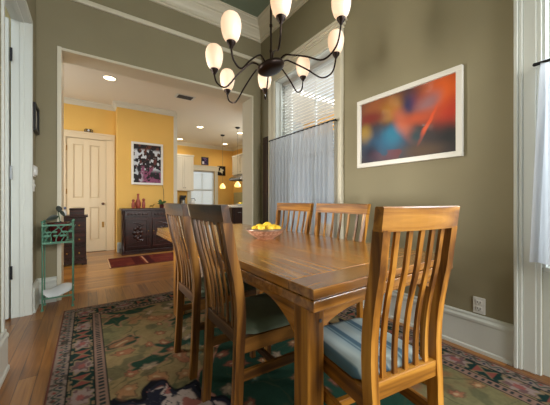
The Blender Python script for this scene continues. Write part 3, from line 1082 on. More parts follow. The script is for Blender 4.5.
def make_chair(label, wt, wb, hgt, lean, seat_mat, WZ, WX, WY, group, depth=0.42, flare=0.018):
    global LEAN
    LEAN = lean
    t = thing('dining_chair', label, 'chair', (0, 0, 0), 0, group)
    pw, pd = 0.030, 0.042
    rail = 0.074 if wt < 0.52 else 0.082

    def wz(z):                   # half width of the back, outer edge
        if z < 0.44:
            return wb / 2
        return (wb + (wt - wb) * ((z - 0.44) / (hgt - 0.44)) ** 1.1) / 2

    zs = [0.012, 0.12, 0.25, 0.38, 0.44, 0.5, 0.57, 0.64, 0.71, 0.78, 0.85, 0.92, hgt - rail + 0.004]
    for s in (-1, 1):
        rings = []
        for z in zs:
            xo = s * wz(z)
            xi = s * (wz(z) - pw)
            y = prof_y(z)
            rings.append([(xi, y, z), (xo, y, z), (xo, y + pd, z), (xi, y + pd, z)])
        MB().loft(rings).build('back_post', WZ, t)
    # top rail, gently bowed
    rings = []
    n = 10
    for i in range(n + 1):
        f = -1 + 2 * i / n
        bow = -0.014 * (1 - f * f)
        sec = []
        for (dy, z) in ((0.0, hgt - rail), (0.034, hgt - rail), (0.034, hgt - 0.004), (0.030, hgt), (0.004, hgt), (0.0, hgt - 0.004)):
            sec.append((f * (wz(z) + 0.003), prof_y(z) + dy + bow + 0.003, z))
        rings.append(sec)
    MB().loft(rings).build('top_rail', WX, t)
    # bottom rail of the back
    y = prof_y(0.475)
    hb = wz(0.475) - pw
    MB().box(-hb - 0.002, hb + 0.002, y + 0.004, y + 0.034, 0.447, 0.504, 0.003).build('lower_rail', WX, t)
    # five curved slats
    zz = [0.500 + (hgt - rail + 0.006 - 0.500) * i / 12 for i in range(13)]
    for k in range(5):
        f = -1 + 2 * (k + 1) / 6
        rings = []
        for z in zz:
            xc = f * (wz(z) - pw * 0.5)
            yy = prof_y(z) + 0.012 - 0.012 * (1 - f * f) * ((z - 0.48) / 0.5)
            sw = 0.009
            rings.append([(xc - sw, yy, z), (xc + sw, yy, z), (xc + sw, yy + 0.010, z), (xc - sw, yy + 0.010, z)])
        MB().loft(rings).build('slat', WZ, t)
    # seat frame and cushion
    fw = wb / 2 + flare
    b = MB()
    b.prism([(-wb / 2 + pw, 0.014), (wb / 2 - pw, 0.014), (fw - 0.014, depth), (-fw + 0.014, depth)], 'z', 0.464, 0.476)
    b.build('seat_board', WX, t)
    b = MB()
    for s in (-1, 1):
        b.prism([(s * (wb / 2 - 0.024), pd), (s * (wb / 2 - 0.002), pd), (s * fw, depth), (s * (fw - 0.022), depth)], 'z', 0.408, 0.470)
    b.box(-fw + 0.02, fw - 0.02, depth - 0.024, depth - 0.002, 0.408, 0.470, 0.002)
    b.build('seat_frame', WY, t)
    nu, nv = 16, 16
    verts, faces = [], []
    for j in range(nv + 1):
        v = j / nv
        for i in range(nu + 1):
            u = -1 + 2 * i / nu
            half = (wb / 2 - 0.006) + (fw - wb / 2 + 0.010) * v
            yy = 0.046 + (depth + 0.012 - 0.046) * v
            if v < 0.08:
                half -= 0.02
            k = min(1, (1 - abs(u)) * 5) ** 0.5 * min(1, v * 8, (1 - v) * 8) ** 0.5
            verts.append((u * half, yy, 0.479 + 0.034 * k))
    for j in range(nv):
        for i in range(nu):
            a = j * (nu + 1) + i
            faces.append((a, a + 1, a + nu + 2, a + nu + 1))
    nb_ = len(verts)
    per = [i for i in range(nu + 1)] + [(j + 1) * (nu + 1) - 1 for j in range(1, nv + 1)] + [nv * (nu + 1) + i for i in range(nu - 1, -1, -1)] + [j * (nu + 1) for j in range(nv - 1, 0, -1)]
    for p in per:
        verts.append((verts[p][0], verts[p][1], 0.4765))
    m_ = len(per)
    for i in range(m_):
        k = (i + 1) % m_
        faces.append((per[i], nb_ + i, nb_ + k, per[k]))
    faces.append(tuple(nb_ + i for i in range(m_)))
    b = MB()
    b._add(verts, faces)
    b.build('seat_cushion', seat_mat, t, True)
    # front legs
    for s in (-1, 1):
        xo = s * fw
        xi = s * (fw - 0.036)
        rings = []
        for z in (0.012, 0.2, 0.407):
            k = 0.004 * (1 - z / 0.407)
            rings.append([(xi + s * k, depth - 0.036 + k, z), (xo - s * k, depth - 0.036 + k, z), (xo - s * k, depth - k, z), (xi + s * k, depth - k, z)])
        MB().loft(rings).build('front_leg', WZ, t)
        # side stretcher
        x_ = s * (wb / 2 - 0.014)
        b = MB()
        b.prism([(x_ - 0.008, 0.02), (x_ + 0.008, 0.02), (s * (fw - 0.016) + 0.008, depth - 0.03), (s * (fw - 0.016) - 0.008, depth - 0.03)], 'z', 0.285, 0.328)
        b.build('side_stretcher', WY, t)
    MB().box(-wb / 2 + 0.008, wb / 2 - 0.008, depth * 0.5 - 0.01, depth * 0.5 + 0.01, 0.292, 0.320, 0.002).build('cross_stretcher', WX, t)
    return t


near = make_chair('golden wooden slat back chair at near table end, blue striped seat', 0.350, 0.336, 1.052, 0.055, STRIPE, CH_Z, CH_X, CH_Y, 'slat back dining chairs', 0.41, 0.0)
near.location = (0.876, 0.480, 0)
near.rotation_euler = (0, 0, math.radians(-9))
left = make_chair('nearer of two shaded slat back chairs with backs to the hall, olive seat', 0.425, 0.372, 1.052, 0.085, GREYSEAT, DC_Z, DC_X, DC_Y, 'slat back dining chairs')
left.location = (0.515, 1.222, 0)
left.rotation_euler = (0, 0, -PI / 2)
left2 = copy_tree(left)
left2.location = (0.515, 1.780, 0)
left2['label'] = 'farther of two shaded slat back chairs on the hall side of the table'
right = make_chair('golden slat back chair on the window side of the table, nearer the large painting', 0.565, 0.50, 1.042, 0.06, STRIPE, CH_Z, CH_X, CH_Y, 'slat back dining chairs')
right.location = (1.742, 1.585, 0)
right.rotation_euler = (0, 0, PI / 2)
right2 = copy_tree(right)
right2.location = (1.742, 2.225, 0)
right2['label'] = 'golden slat back chair across the table before the curtained window, behind the lemons'

# ------------------------------------------------------------------ bowl of lemons
bowl = thing('fruit_bowl', 'round pinkish patterned bowl of lemons on the dining table', 'bowl', (1.19, 1.86, 0.7605))
pr_o = [(0.0, 0.0), (0.062, 0.0), (0.066, 0.006), (0.095, 0.022), (0.125, 0.045), (0.140, 0.066), (0.150, 0.073), (0.151, 0.078), (0.142, 0.078), (0.133, 0.070), (0.118, 0.048), (0.09, 0.027), (0.05, 0.014), (0.0, 0.012)]
mw, tw_, bw_ = new_mat('woven_copper_bowl')
tcw = tw_.nodes.new('ShaderNodeTexCoord')
vw = tw_.nodes.new('ShaderNodeTexVoronoi')
vw.inputs['Scale'].default_value = 48
tw_.links.new(tcw.outputs['Object'], vw.inputs['Vector'])
rw = tw_.nodes.new('ShaderNodeValToRGB')
rw.color_ramp.elements[0].color = (*lin((236, 200, 174)), 1)
rw.color_ramp.elements[1].color = (*lin((176, 122, 96)), 1)
rw.color_ramp.elements[1].position = 0.8
tw_.links.new(vw.outputs['Distance'], rw.inputs['Fac'])
tw_.links.new(rw.outputs['Color'], bw_.inputs['Base Color'])
bw_.inputs['Roughness'].default_value = 0.35
bw_.inputs['Metallic'].default_value = 0.1
pr_o = [(r_ * 1.07, z_) for r_, z_ in pr_o]
MB().lathe(pr_o, 40).build('vessel', mw, bowl, True)
MB().lathe([(0.150, 0.070), (0.164, 0.074), (0.1645, 0.080), (0.150, 0.082)], 40).build('rim', plain('grey_copper_rim', (150, 126, 112), 0.35, 0.4), bowl, True)


def lemon_mesh():
    b = MB()
    prof = []
    for i in range(15):
        a = PI * i / 14
        r = 0.032 * math.sin(a) ** 0.9
        z = -0.037 * math.cos(a)
        if i == 0 or i == 14:
            z *= 1.12
        prof.append((r, z))
    b.lathe(prof, 18)
    return b


lem0 = lemon_mesh().build('lemon', LEMON, None, True)
CYW = (math.sin(YAW), math.cos(YAW))      # away from the camera
CXW = (math.cos(YAW), -math.sin(YAW))
lem = [(-0.082, -0.015, 0.074, 'leftmost yellow lemon in the bowl on the table'),
       (-0.030, -0.045, 0.086, 'front yellow lemon left of the bowl centre'),
       (0.042, -0.040, 0.084, 'front yellow lemon right of the bowl centre'),
       (0.095, -0.012, 0.074, 'rightmost yellow lemon in the bowl on the table'),
       (0.012, 0.030, 0.100, 'topmost yellow lemon of the pile in the bowl'),
       (-0.055, 0.055, 0.082, 'yellow lemon at the back left of the bowl'),
       (0.070, 0.060, 0.080, 'yellow lemon at the back right of the bowl')]
rng = random.Random(4)
for i, (a, c, z, lb) in enumerate(lem):
    o = lem0 if i == 0 else lem0.copy()
    if i:
        C.objects.link(o)
    o.location = (1.19 + a * CXW[0] + c * CYW[0], 1.86 + a * CXW[1] + c * CYW[1], 0.7605 + z)
    o.rotation_euler = (PI / 2 + rng.uniform(-0.5, 0.5), rng.uniform(-0.4, 0.4), rng.uniform(0, 6.28))
    tag(o, lb, 'lemon', 'lemons in the bowl')

# ------------------------------------------------------------------ chandelier
F_, CX_, CY_, H_ = 270.8, 275.0, 200.4, 1.07
hubp = Vector((1.116, 1.669, 2.056))
hub_tilt = Vector((0.25, -0.18))
ch = thing('chandelier', 'dark bronze eight arm chandelier with glowing frosted glass shades', 'chandelier', (hubp.x, hubp.y, 0))
cups = [(0.698, 1.497, 2.032, 231.1, 42.8), (0.717, 1.856, 1.98, 214.3, 70), (0.984, 2.097, 1.998, 227.3, 90.8), (1.343, 2.079, 2.075, 264.6, 89.9),
        (1.584, 1.812, 2.165, 303, 77.4), (1.566, 1.452, 2.217, 335.9, 54.1), (1.299, 1.211, 2.199, 341.1, 19.2), (0.939, 1.23, 2.122, 280.9, 18)]
fwd = Vector((math.sin(YAW), math.cos(YAW), 0))
rgt = Vector((math.cos(YAW), -math.sin(YAW), 0))
n_t = Vector((-hub_tilt.x, -hub_tilt.y, 1)).normalized()
Mh = n_t.to_track_quat('Z', 'Y').to_matrix().to_4x4()
off = Vector((0, 0, hubp.z))
b = MB()
b.lathe([(0.0, -0.036), (0.045, -0.036), (0.080, -0.028), (0.100, -0.012), (0.104, 0.002), (0.098, 0.016), (0.060, 0.028), (0.026, 0.040), (0.016, 0.055), (0.0, 0.058)], 28, M=Matrix.Translation(off) @ Mh)
b.build('hub', IRON, ch, True)
st = MB()
zt = ZC - 0.02
pts_ = []
z = hubp.z + 0.04
st.tube([(0, 0, z), (0.0, 0.0, zt)], 0.0075, 10)
st.build('stem', IRON, ch, True)
lk = MB()
z = hubp.z + 0.12
while z < zt - 0.1:
    lk.lathe([(0.0, -0.012), (0.0115, -0.008), (0.0115, 0.008), (0.0, 0.012)], 10, (0, 0, z))
    z += 0.19
lk.build('stem_knuckle', IRON, ch, True)
MB().lathe([(0.0, 0), (0.035, 0.0), (0.062, -0.012), (0.05, -0.03), (0.015, -0.045), (0, -0.046)], 24, (0, 0, ZC)).build('canopy', IRON, ch, True)
for (x, y, z, px, py) in cups:
    w = Vector((x, y, z - 1.07)).dot(fwd)
    p = fwd * w + rgt * ((px - CX_) / F_ * w) + Vector((0, 0, H_ - (py - CY_) / F_ * w))
    q = p - Vector((hubp.x, hubp.y, 0))          # local, z absolute; bottom of the glass
    rad = Vector((q.x, q.y, 0))
    rl = rad.length
    rd = rad.normalized()
    z0_ = hubp.z + hub_tilt.x * q.x * 0.15 + hub_tilt.y * q.y * 0.15
    A = [(0.06, 0.004), (0.11, 0.022), (0.16, 0.020)]
    pl = []
    z0_ += 0.012
    ctrl = [(0.07, z0_ + 0.0), (0.115, z0_ + 0.026), (0.16, z0_ + 0.016)]
    zc = q.z - 0.03
    low = min(z0_, zc) - 0.085
    ctrl += [(0.16 + (rl - 0.16) * 0.35, z0_ * 0.5 + low * 0.5 + 0.01), (0.15 + (rl - 0.15) * 0.68, low), (0.15 + (rl - 0.15) * 0.92, low * 0.62 + zc * 0.38 - 0.01), (rl, zc)]
    # Catmull-Rom through the control points
    c_ = [ctrl[0]] + ctrl + [(rl, zc + 0.03)]
    for i in range(1, len(c_) - 2):
        for s in range(6):
            tt = s / 6
            pp = []
            for k in range(2):
                a0_, a1_, a2_, a3_ = c_[i - 1][k], c_[i][k], c_[i + 1][k], c_[i + 2][k]
                pp.append(0.5 * ((2 * a1_) + (-a0_ + a2_) * tt + (2 * a0_ - 5 * a1_ + 4 * a2_ - a3_) * tt ** 2 + (-a0_ + 3 * a1_ - 3 * a2_ + a3_) * tt ** 3))
            pl.append(tuple(rd * pp[0] + Vector((0, 0, pp[1]))))
    pl.append(tuple(rd * rl + Vector((0, 0, zc))))
    arm = MB().tube(pl, 0.0062, 8).build('arm', IRON, ch, True)
    MB().lathe([(0.0, -0.034), (0.010, -0.032), (0.014, -0.022), (0.025, -0.008), (0.029, 0.006), (0.024, 0.010), (0, 0.010)], 18, tuple(q)).build('cup', IRON, arm, True)
    ld = bpy.data.lights.new('chandelier_bulb', 'POINT')
    ld.energy = 9.0
    ld.color = (1.0, 0.78, 0.52)
    ld.shadow_soft_size = 0.02
    lo = bpy.data.objects.new('chandelier_bulb', ld)
    C.objects.link(lo)
    lo.location = (p.x, p.y, p.z + 0.10)
    MB().lathe([(0.024, 0.006), (0.036, 0.014), (0.047, 0.031), (0.056, 0.060), (0.061, 0.090), (0.062, 0.116), (0.057, 0.142), (0.047, 0.163), (0.036, 0.173), (0.033, 0.172),
                (0.044, 0.160), (0.053, 0.140), (0.058, 0.114), (0.057, 0.090), (0.052, 0.060), (0.043, 0.033), (0.030, 0.018), (0.0, 0.014)], 26, tuple(q)).build('lamp_shade', SHADE, arm, True)

# ------------------------------------------------------------------ large painting on the right wall
def big_painting(u, v):
    # u from the far (left) end to the near end, v from the top down
    n = fbm(u * 3, v * 2.2, 41, 4)
    m2 = fbm(u * 5, v * 4, 51, 3)
    w = 0.12 * (n - 0.5)
    base = np.ones((len(u), 3)) * np.array(lin((58, 44, 46)))
    def blob(cx_, cy_, rx, ry, rot=0.0, soft=0.9):
        du, dv = (u - cx_) + w, (v - cy_) + w
        a = du * math.cos(rot) + dv * math.sin(rot)
        c = -du * math.sin(rot) + dv * math.cos(rot)
        r = np.sqrt((a / rx) ** 2 + (c / ry) ** 2)
        return sstep(1.0 + soft * 0.5, 1.0 - soft, r)
    base = mixc(base, (150, 84, 44), blob(0.22, 0.1, 0.30, 0.25))
    base = mixc(base, (172, 124, 30), blob(0.36, 0.22, 0.13, 0.2))
    base = mixc(base, (120, 36, 24), blob(0.12, 0.28, 0.2, 0.12))
    base = mixc(base, (170, 134, 44), blob(0.06, 0.52, 0.09, 0.16))
    base = mixc(base, (16, 84, 122), blob(0.3, 0.72, 0.3, 0.26))
    base = mixc(base, (22, 116, 150), blob(0.42, 0.62, 0.14, 0.2))
    base = mixc(base, (14, 22, 54), blob(0.12, 0.86, 0.12, 0.18))
    base = mixc(base, (18, 40, 92), blob(0.56, 0.2, 0.12, 0.16))
    base = mixc(base, (226, 96, 26), blob(0.92, 0.2, 0.3, 0.36))
    base = mixc(base, (196, 52, 22), blob(0.98, 0.5, 0.2, 0.22))
    base = mixc(base, (154, 108, 112), blob(0.74, 0.27, 0.13, 0.17, 0.5))
    base = mixc(base, (186, 96, 66), blob(0.5, 0.45, 0.09, 0.36, -0.42))
    base = mixc(base, (190, 80, 44), blob(0.66, 0.45, 0.2, 0.12, 0.1))
    base = mixc(base, (22, 22, 28), blob(0.93, 0.8, 0.18, 0.24))
    base = mixc(base, (84, 60, 40), blob(0.72, 0.93, 0.2, 0.12))
    base = mixc(base, (220, 84, 40), blob(0.76, 0.58, 0.025, 0.26, 0.32, 0.5))
    base = mixc(base, (30, 60, 70), blob(0.66, 0.72, 0.07, 0.12))
    base = mixc(base, (120, 30, 30), sstep(0.62, 0.7, m2) * blob(0.45, 0.9, 0.3, 0.14) * 0.6)
    return np.clip(base * (0.98 * (0.88 + 0.24 * n))[:, None], 0, 1)


PY0, PY1, PZ0, PZ1 = 0.852, 1.790, 1.396, 2.068
pic = thing('framed_painting', 'large colourful abstract painting in white frame on the right wall', 'painting', (R, (PY0 + PY1) / 2, PZ0))
w_, h_ = PY1 - PY0, PZ1 - PZ0
fr = 0.042
b = MB()
for (a0, a1, c0, c1) in ((-w_ / 2, w_ / 2, 0, fr), (-w_ / 2, w_ / 2, h_ - fr, h_), (-w_ / 2, -w_ / 2 + fr, fr, h_ - fr), (w_ / 2 - fr, w_ / 2, fr, h_ - fr)):
    b.box(-0.036, -0.002, a0, a1, c0, c1, 0.003)
b.build('frame', MATW, pic)
painted('canvas', (-0.018, w_ / 2 - fr + 0.003, h_ - fr + 0.003), (0, -(w_ - 2 * fr + 0.006), 0), (0, 0, -(h_ - 2 * fr + 0.006)), 190, 130, big_painting, vcol('glazed_print', 0.5, coat=0.9), pic)

# outlet under the painting
ot = thing('wall_outlet', 'white double outlet above the baseboard near the chair', 'outlet', (R, 0.757, 0.325))
MB().box(-0.006, 0, -0.037, 0.037, -0.058, 0.058, 0.003).build('plate', PLASTIC, ot)
for z in (-0.022, 0.022):
    s_ = MB().box(-0.009, -0.005, -0.019, 0.019, z - 0.015, z + 0.015, 0.004).build('socket', PLASTIC, ot)
    b = MB()
    b.box(-0.0096, -0.0088, -0.010, -0.006, z - 0.004, z + 0.008)
    b.box(-0.0096, -0.0088, 0.006, 0.010, z - 0.004, z + 0.008)
    b.box(-0.0096, -0.0088, -0.003, 0.003, z - 0.012, z - 0.007)
    b.build('slots', SLOT, s_)

wp = thing('wall_panel', 'tall narrow dark panel on the wall between corner and far window', 'wall panel', (R, 3.535, 0))
MB().box(-0.026, -0.001, -0.06, 0.07, 0.27, 2.05, 0.003).build('board', MAHOGZ, wp)
b = MB()
for z in (0.40, 1.2, 1.95):
    b.box(-0.034, -0.026, -0.055, 0.065, z - 0.02, z + 0.02, 0.002)
b.build('battens', MAHOG, wp)

# ------------------------------------------------------------------ left wall things
fp = thing('framed_print', 'small black framed print on the left wall above the thermostat', 'picture', (L, 3.545, 1.742))
b = MB()
for (a0, a1, c0, c1) in ((-0.13, 0.13, 0, 0.03), (-0.13, 0.13, 0.235, 0.265), (-0.13, -0.1, 0.03, 0.235), (0.1, 0.13, 0.03, 0.235)):
    b.box(0.002, 0.03, a0, a1, c0, c1, 0.002)
b.build('frame', BLACK, fp)
MB().box(0.004, 0.012, -0.105, 0.105, 0.025, 0.24).build('mat_board', PRINT, fp)
MB().box(0.012, 0.0128, -0.04, 0.04, 0.07, 0.19).build('print', plain('grey_print', (130, 128, 120), 0.7, var=0.5, scale=40), fp)
th = thing('thermostat', 'white round thermostat on the left wall under the small print', 'thermostat', (L, 3.56, 1.36))
MB().lathe([(0, 0), (0.048, 0), (0.048, 0.012), (0.042, 0.026), (0.0, 0.028)], 24, M=Matrix.Rotation(PI / 2, 4, 'Y')).build('dial', PLASTIC, th, True)
MB().box(0, 0.008, -0.055, 0.055, -0.055, 0.055, 0.003).build('back_plate', PLASTIC, th)
sw_ = thing('light_switch', 'white light switch plate below the thermostat', 'switch', (L, 3.53, 1.215))
MB().box(0, 0.006, -0.037, 0.037, -0.058, 0.058, 0.003).build('plate', PLASTIC, sw_)
MB().box(0.006, 0.014, -0.006, 0.006, -0.012, 0.012, 0.002).build('toggle', PLASTIC, sw_)

# ------------------------------------------------------------------ plant stand
ps = thing('plant_stand', 'tall mint green iron plant stand beside the opening', 'plant stand', (-0.245, 3.515, 0))
hw_, hd_ = 0.118, 0.092
ztop = 0.825
for sx in (-1, 1):
    for sy in (-1, 1):
        b = MB()
        b.tube([(sx * hw_, sy * hd_, 0.003), (sx * hw_, sy * hd_, ztop + 0.03)], 0.0058, 8)
        b.sphere((sx * hw_, sy * hd_, ztop + 0.035), 0.012)
        b.lathe([(0.0, 0), (0.013, 0), (0.011, 0.018), (0, 0.02)], 10, (sx * hw_, sy * hd_, 0.001))
        b.build('leg', GREENMETAL, ps, True)
for z in (ztop, 0.655):
    b = MB()
    prof_ = [(-hw_, -hd_), (hw_, -hd_), (hw_, hd_), (-hw_, hd_), (-hw_, -hd_)]
    b.loft([[(x + sx * 0.005, y + sy * 0.005, z + dz) for sx, sy, dz in ((math.copysign(1, x), math.copysign(1, y), -0.008), (math.copysign(1, x), math.copysign(1, y), 0.008), (-math.copysign(1, x), -math.copysign(1, y), 0.008), (-math.copysign(1, x), -math.copysign(1, y), -0.008))] for x, y in prof_], True, False)
    b.build('top_frame' if z == ztop else 'lower_frame', GREENMETAL, ps)
b = MB()
rng = random.Random(2)
for s in (-1, 1):
    for k in range(5):
        x0_ = -hw_ + 0.02 + k * 0.042
        pts_ = [(x0_ + 0.035 * math.sin(i * 0.75 + k * 2.1) * (i / 8) + 0.004 * i, s * hd_, 0.665 + 0.148 * i / 8) for i in range(9)]
        b.tube(pts_, 0.0048, 6)
        b.sphere((min(hw_ - 0.02, pts_[5][0] + 0.02), s * hd_, pts_[5][2]), 0.022, 1, 0.25, 0.5, 10, 6)
        b.sphere((max(-hw_ + 0.02, pts_[3][0] - 0.02), s * hd_, pts_[3][2]), 0.02, 1, 0.25, 0.6, 10, 6)
for s in (-1, 1):
    for k in range(3):
        y0_ = -hd_ + 0.03 + k * 0.06
        b.tube([(s * hw_, y0_ + 0.02 * math.sin(i * 0.8 + k), 0.665 + 0.148 * i / 8) for i in range(9)], 0.0048, 6)
b.build('vine_panel', GREENMETAL, ps, True)
MB().box(-hw_, hw_, -hd_, hd_, 0.642, 0.650).build('tray', GREENMETAL, ps)
b = MB()
zsf = 0.115
for s in (-1, 1):
    b.box(-hw_, hw_, s * hd_ - 0.005, s * hd_ + 0.005, zsf - 0.006, zsf + 0.006)
    b.box(s * hw_ - 0.005, s * hw_ + 0.005, -hd_, hd_, zsf - 0.006, zsf + 0.006)
for k in range(-2, 3):
    b.box(k * 0.04 - 0.003, k * 0.04 + 0.003, -hd_, hd_, zsf - 0.004, zsf + 0.004)
b.build('lower_shelf', GREENMETAL, ps)

pp = thing('potted_plant', 'dark leaved plant in oxblood pot on the green stand', 'plant', (-0.245, 3.515, 0.6505))
MB().lathe([(0.0, 0), (0.05, 0), (0.07, 0.05), (0.082, 0.13), (0.088, 0.178), (0.094, 0.182), (0.094, 0.195), (0.082, 0.195), (0.076, 0.15), (0.0, 0.15)], 26).build('pot', POT, pp, True)


def leaf(b, base, tip, width, droop=0.03, n=8):
    base, tip = Vector(base), Vector(tip)
    d = tip - base
    side = d.cross(Vector((0.25, -0.9, 0.45)))
    if side.length < 1e-4:
        side = Vector((1, 0, 0))
    side.normalize()
    up = side.cross(d).normalized()
    vs_, fs_ = [], []
    for i in range(n + 1):
        f = i / n
        c = base + d * f + Vector((0, 0, -droop * f * f))
        w = width * math.sin(PI * min(0.98, 0.06 + f * 0.92)) ** 0.8
        vs_ += [tuple(c + side * w + up * w * 0.25), tuple(c), tuple(c - side * w + up * w * 0.25)]
    for i in range(n):
        a = i * 3
        fs_ += [(a, a + 1, a + 4, a + 3), (a + 1, a + 2, a + 5, a + 4)]
    m_ = len(vs_)
    vs_ += [tuple(Vector(v) - up * 0.0015) for v in vs_[:m_]]
    fs_ += [tuple(m_ + i for i in reversed(f)) for f in list(fs_)]
    b._add(vs_, fs_)


b = MB()
b.tube([(0.005, -0.01, 0.148), (0.010, -0.01, 0.22), (-0.004, -0.01, 0.30), (0.01, -0.01, 0.35)], 0.0045, 6)
b.build('stem', LEAFG, pp, True)
for tipp, wd, base_ in (((-0.095, -0.03, 0.245), 0.026, (0.0, -0.01, 0.255)), ((-0.005, -0.02, 0.385), 0.026, (0.008, -0.012, 0.300)), ((0.055, -0.03, 0.27), 0.017, (0.004, -0.01, 0.32)),
                        ((0.02, -0.06, 0.215), 0.016, (0.0, -0.01, 0.2)), ((-0.035, 0.03, 0.21), 0.016, (0.0, 0.0, 0.18))):
    b = MB()
    leaf(b, base_, tipp, wd, 0.02)
    b.build('leaf', LEAF, pp, True)
# leaf shaped porcelain platter leaning on the lower shelf
b = MB()
nu, nv = 22, 14
verts, faces = [], []
for top in (1, 0):
    for j in range(nv + 1):
        v = -1 + 2 * j / nv
        for i in range(nu + 1):
            u = -1 + 2 * i / nu
            hw2 = math.sqrt(max(0, 1 - (abs(u) ** 2.2)))
            x = u * 0.125
            y = v * 0.085 * hw2
            z = 0.028 * (u * u) - 0.022 * (v * v) * hw2 + 0.02 * math.sin(u * 3 + 0.5) + (0.0 if top else -0.006)
            verts.append((x, y, z))
S_ = (nu + 1) * (nv + 1)
for k in (0, 1):
    for j in range(nv):
        for i in range(nu):
            a = k * S_ + j * (nu + 1) + i
            faces.append((a, a + 1, a + nu + 2, a + nu + 1))
for i in range(nu):
    for j in (0, nv):
        a = j * (nu + 1) + i
        faces.append((a, a + 1, S_ + a + 1, S_ + a))
b._add(verts, faces)
pl_ = b.build('leaf_platter', PORCELAIN, None, True)
pl_.location = (-0.243, 3.50, 0.172)
pl_.rotation_euler = (math.radians(24), math.radians(-4), 0)
tag(pl_, 'white curved porcelain platter on the lower shelf of the plant stand', 'platter')

# ------------------------------------------------------------------ hall furniture
# narrow dark chest in the hall, left
dr = thing('chest_of_drawers', 'narrow dark mahogany chest at the left of the hall', 'chest', (-0.20, 5.72, 0))
b = MB()
b.box(-0.175, 0.175, -0.2, 0.2, 0.07, 0.79, 0.004)
b.build('body', MAHOGZ, dr)
MB().box(-0.20, 0.20, -0.225, 0.21, 0.79, 0.825, 0.006).build('top', MAHOG, dr)
b = MB()
b.box(-0.185, 0.185, -0.21, 0.2, 0.03, 0.085, 0.004)
b.build('plinth', MAHOG, dr)
for sx in (-1, 1):
    for sy in (-1, 1):
        MB().box(sx * 0.185, sx * 0.115, sy * 0.2 - 0.01 if sy < 0 else 0.13, sy * 0.2 + 0.06 if sy < 0 else 0.2, 0.001, 0.04, 0.003).build('foot', MAHOG, dr)
for i, (z0_, z1_) in enumerate(((0.10, 0.31), (0.325, 0.53), (0.545, 0.77))):
    d_ = MB().box(-0.16, 0.16, -0.208, -0.198, z0_, z1_, 0.004).build('drawer', MAHOG, dr)
    for s in (-0.08, 0.08):
        MB().sphere((s, -0.22, (z0_ + z1_) / 2), 0.013).build('knob', BRASS, d_, True)
bx = thing('wooden_box', 'small dark wooden box on top of the mahogany chest', 'box', (-0.155, 5.66, 0.8255))
MB().box(-0.095, 0.105, -0.09, 0.09, 0, 0.085, 0.003).build('body', MAHOG, bx)
MB().box(-0.10, 0.11, -0.095, 0.095, 0.085, 0.115, 0.008).build('lid', MAHOG, bx)
jr = thing('porcelain_jar', 'small blue white porcelain bird figure at the chest corner', 'figurine', (-0.325, 5.58, 0.8255))
MB().lathe([(0, 0), (0.03, 0), (0.04, 0.03), (0.035, 0.07), (0.018, 0.09), (0.02, 0.10), (0, 0.10)], 18).build('body', PORCELAIN, jr, True)
b = MB()
b.sphere((0.012, 0, 0.118), 0.024)
b.build('head', plain('blue_glaze', (96, 106, 130), 0.3, var=0.3, scale=60), jr, True)

# carved buffet
bf = thing('sideboard', 'dark carved wooden buffet below the framed artwork', 'sideboard', (1.06, 6.22, 0))
b = MB()
b.box(-0.50, 0.50, -0.21, 0.22, 0.06, 0.865, 0.004)
b.build('carcass', MAHOGZ, bf)
MB().box(-0.53, 0.53, -0.245, 0.225, 0.865, 0.91, 0.01).build('top', MAHOG, bf)
MB().box(-0.525, 0.525, -0.24, 0.22, 0.001, 0.075, 0.008).build('plinth', MAHOG, bf)
for s in (-1, 1):
    dd = MB().box(s * 0.01, s * 0.475, -0.222, -0.208, 0.745, 0.85, 0.004).build('drawer', MAHOG, bf)
    b = MB()
    for k in range(6):
        b.sphere((s * (0.08 + 0.065 * k), -0.225, 0.797), 0.026, 1, 0.3, 1, 10, 6)
    b.build('carving', MAHOGZ, dd, True)
    dd = MB().box(s * 0.02, s * 0.465, -0.218, -0.208, 0.10, 0.725, 0.004).build('door', MAHOG, bf)
    b = MB()
    for (a0, a1, c0, c1) in ((0.03, 0.455, 0.11, 0.16), (0.03, 0.455, 0.665, 0.715), (0.03, 0.085, 0.16, 0.665), (0.40, 0.455, 0.16, 0.665)):
        b.box(s * a0, s * a1, -0.232, -0.216, c0, c1, 0.004)
    b.build('moulding', MAHOG, dd)
    b = MB()
    cxx = s * 0.243
    for k in range(8):
        a = k * PI / 4
        b.sphere((cxx + 0.065 * math.cos(a), -0.222, 0.42 + 0.11 * math.sin(a)), 0.034, 1, 0.35, 1.2, 10, 6)
    b.sphere((cxx, -0.224, 0.42), 0.045, 1, 0.4, 1, 12, 8)
    for k in (-1, 1):
        b.tube([(cxx + 0.09 * math.sin(i * 0.7), -0.222, 0.42 + k * (0.13 + 0.012 * i)) for i in range(8)], 0.010, 6)
    b.build('carving', MAHOGZ, dd, True)
    MB().sphere((s * 0.05, -0.238, 0.45), 0.012).build('knob', BRASS, dd, True)
for s in (-1, 1):
    b = MB()
    b.lathe([(0.0, 0), (0.03, 0), (0.03, 0.05), (0.018, 0.07), (0.026, 0.2), (0.018, 0.36), (0.026, 0.52), (0.018, 0.7), (0.03, 0.74), (0.03, 0.79), (0, 0.79)], 14, (s * 0.495, -0.212, 0.075))
    b.build('column', MAHOGZ, bf, True)

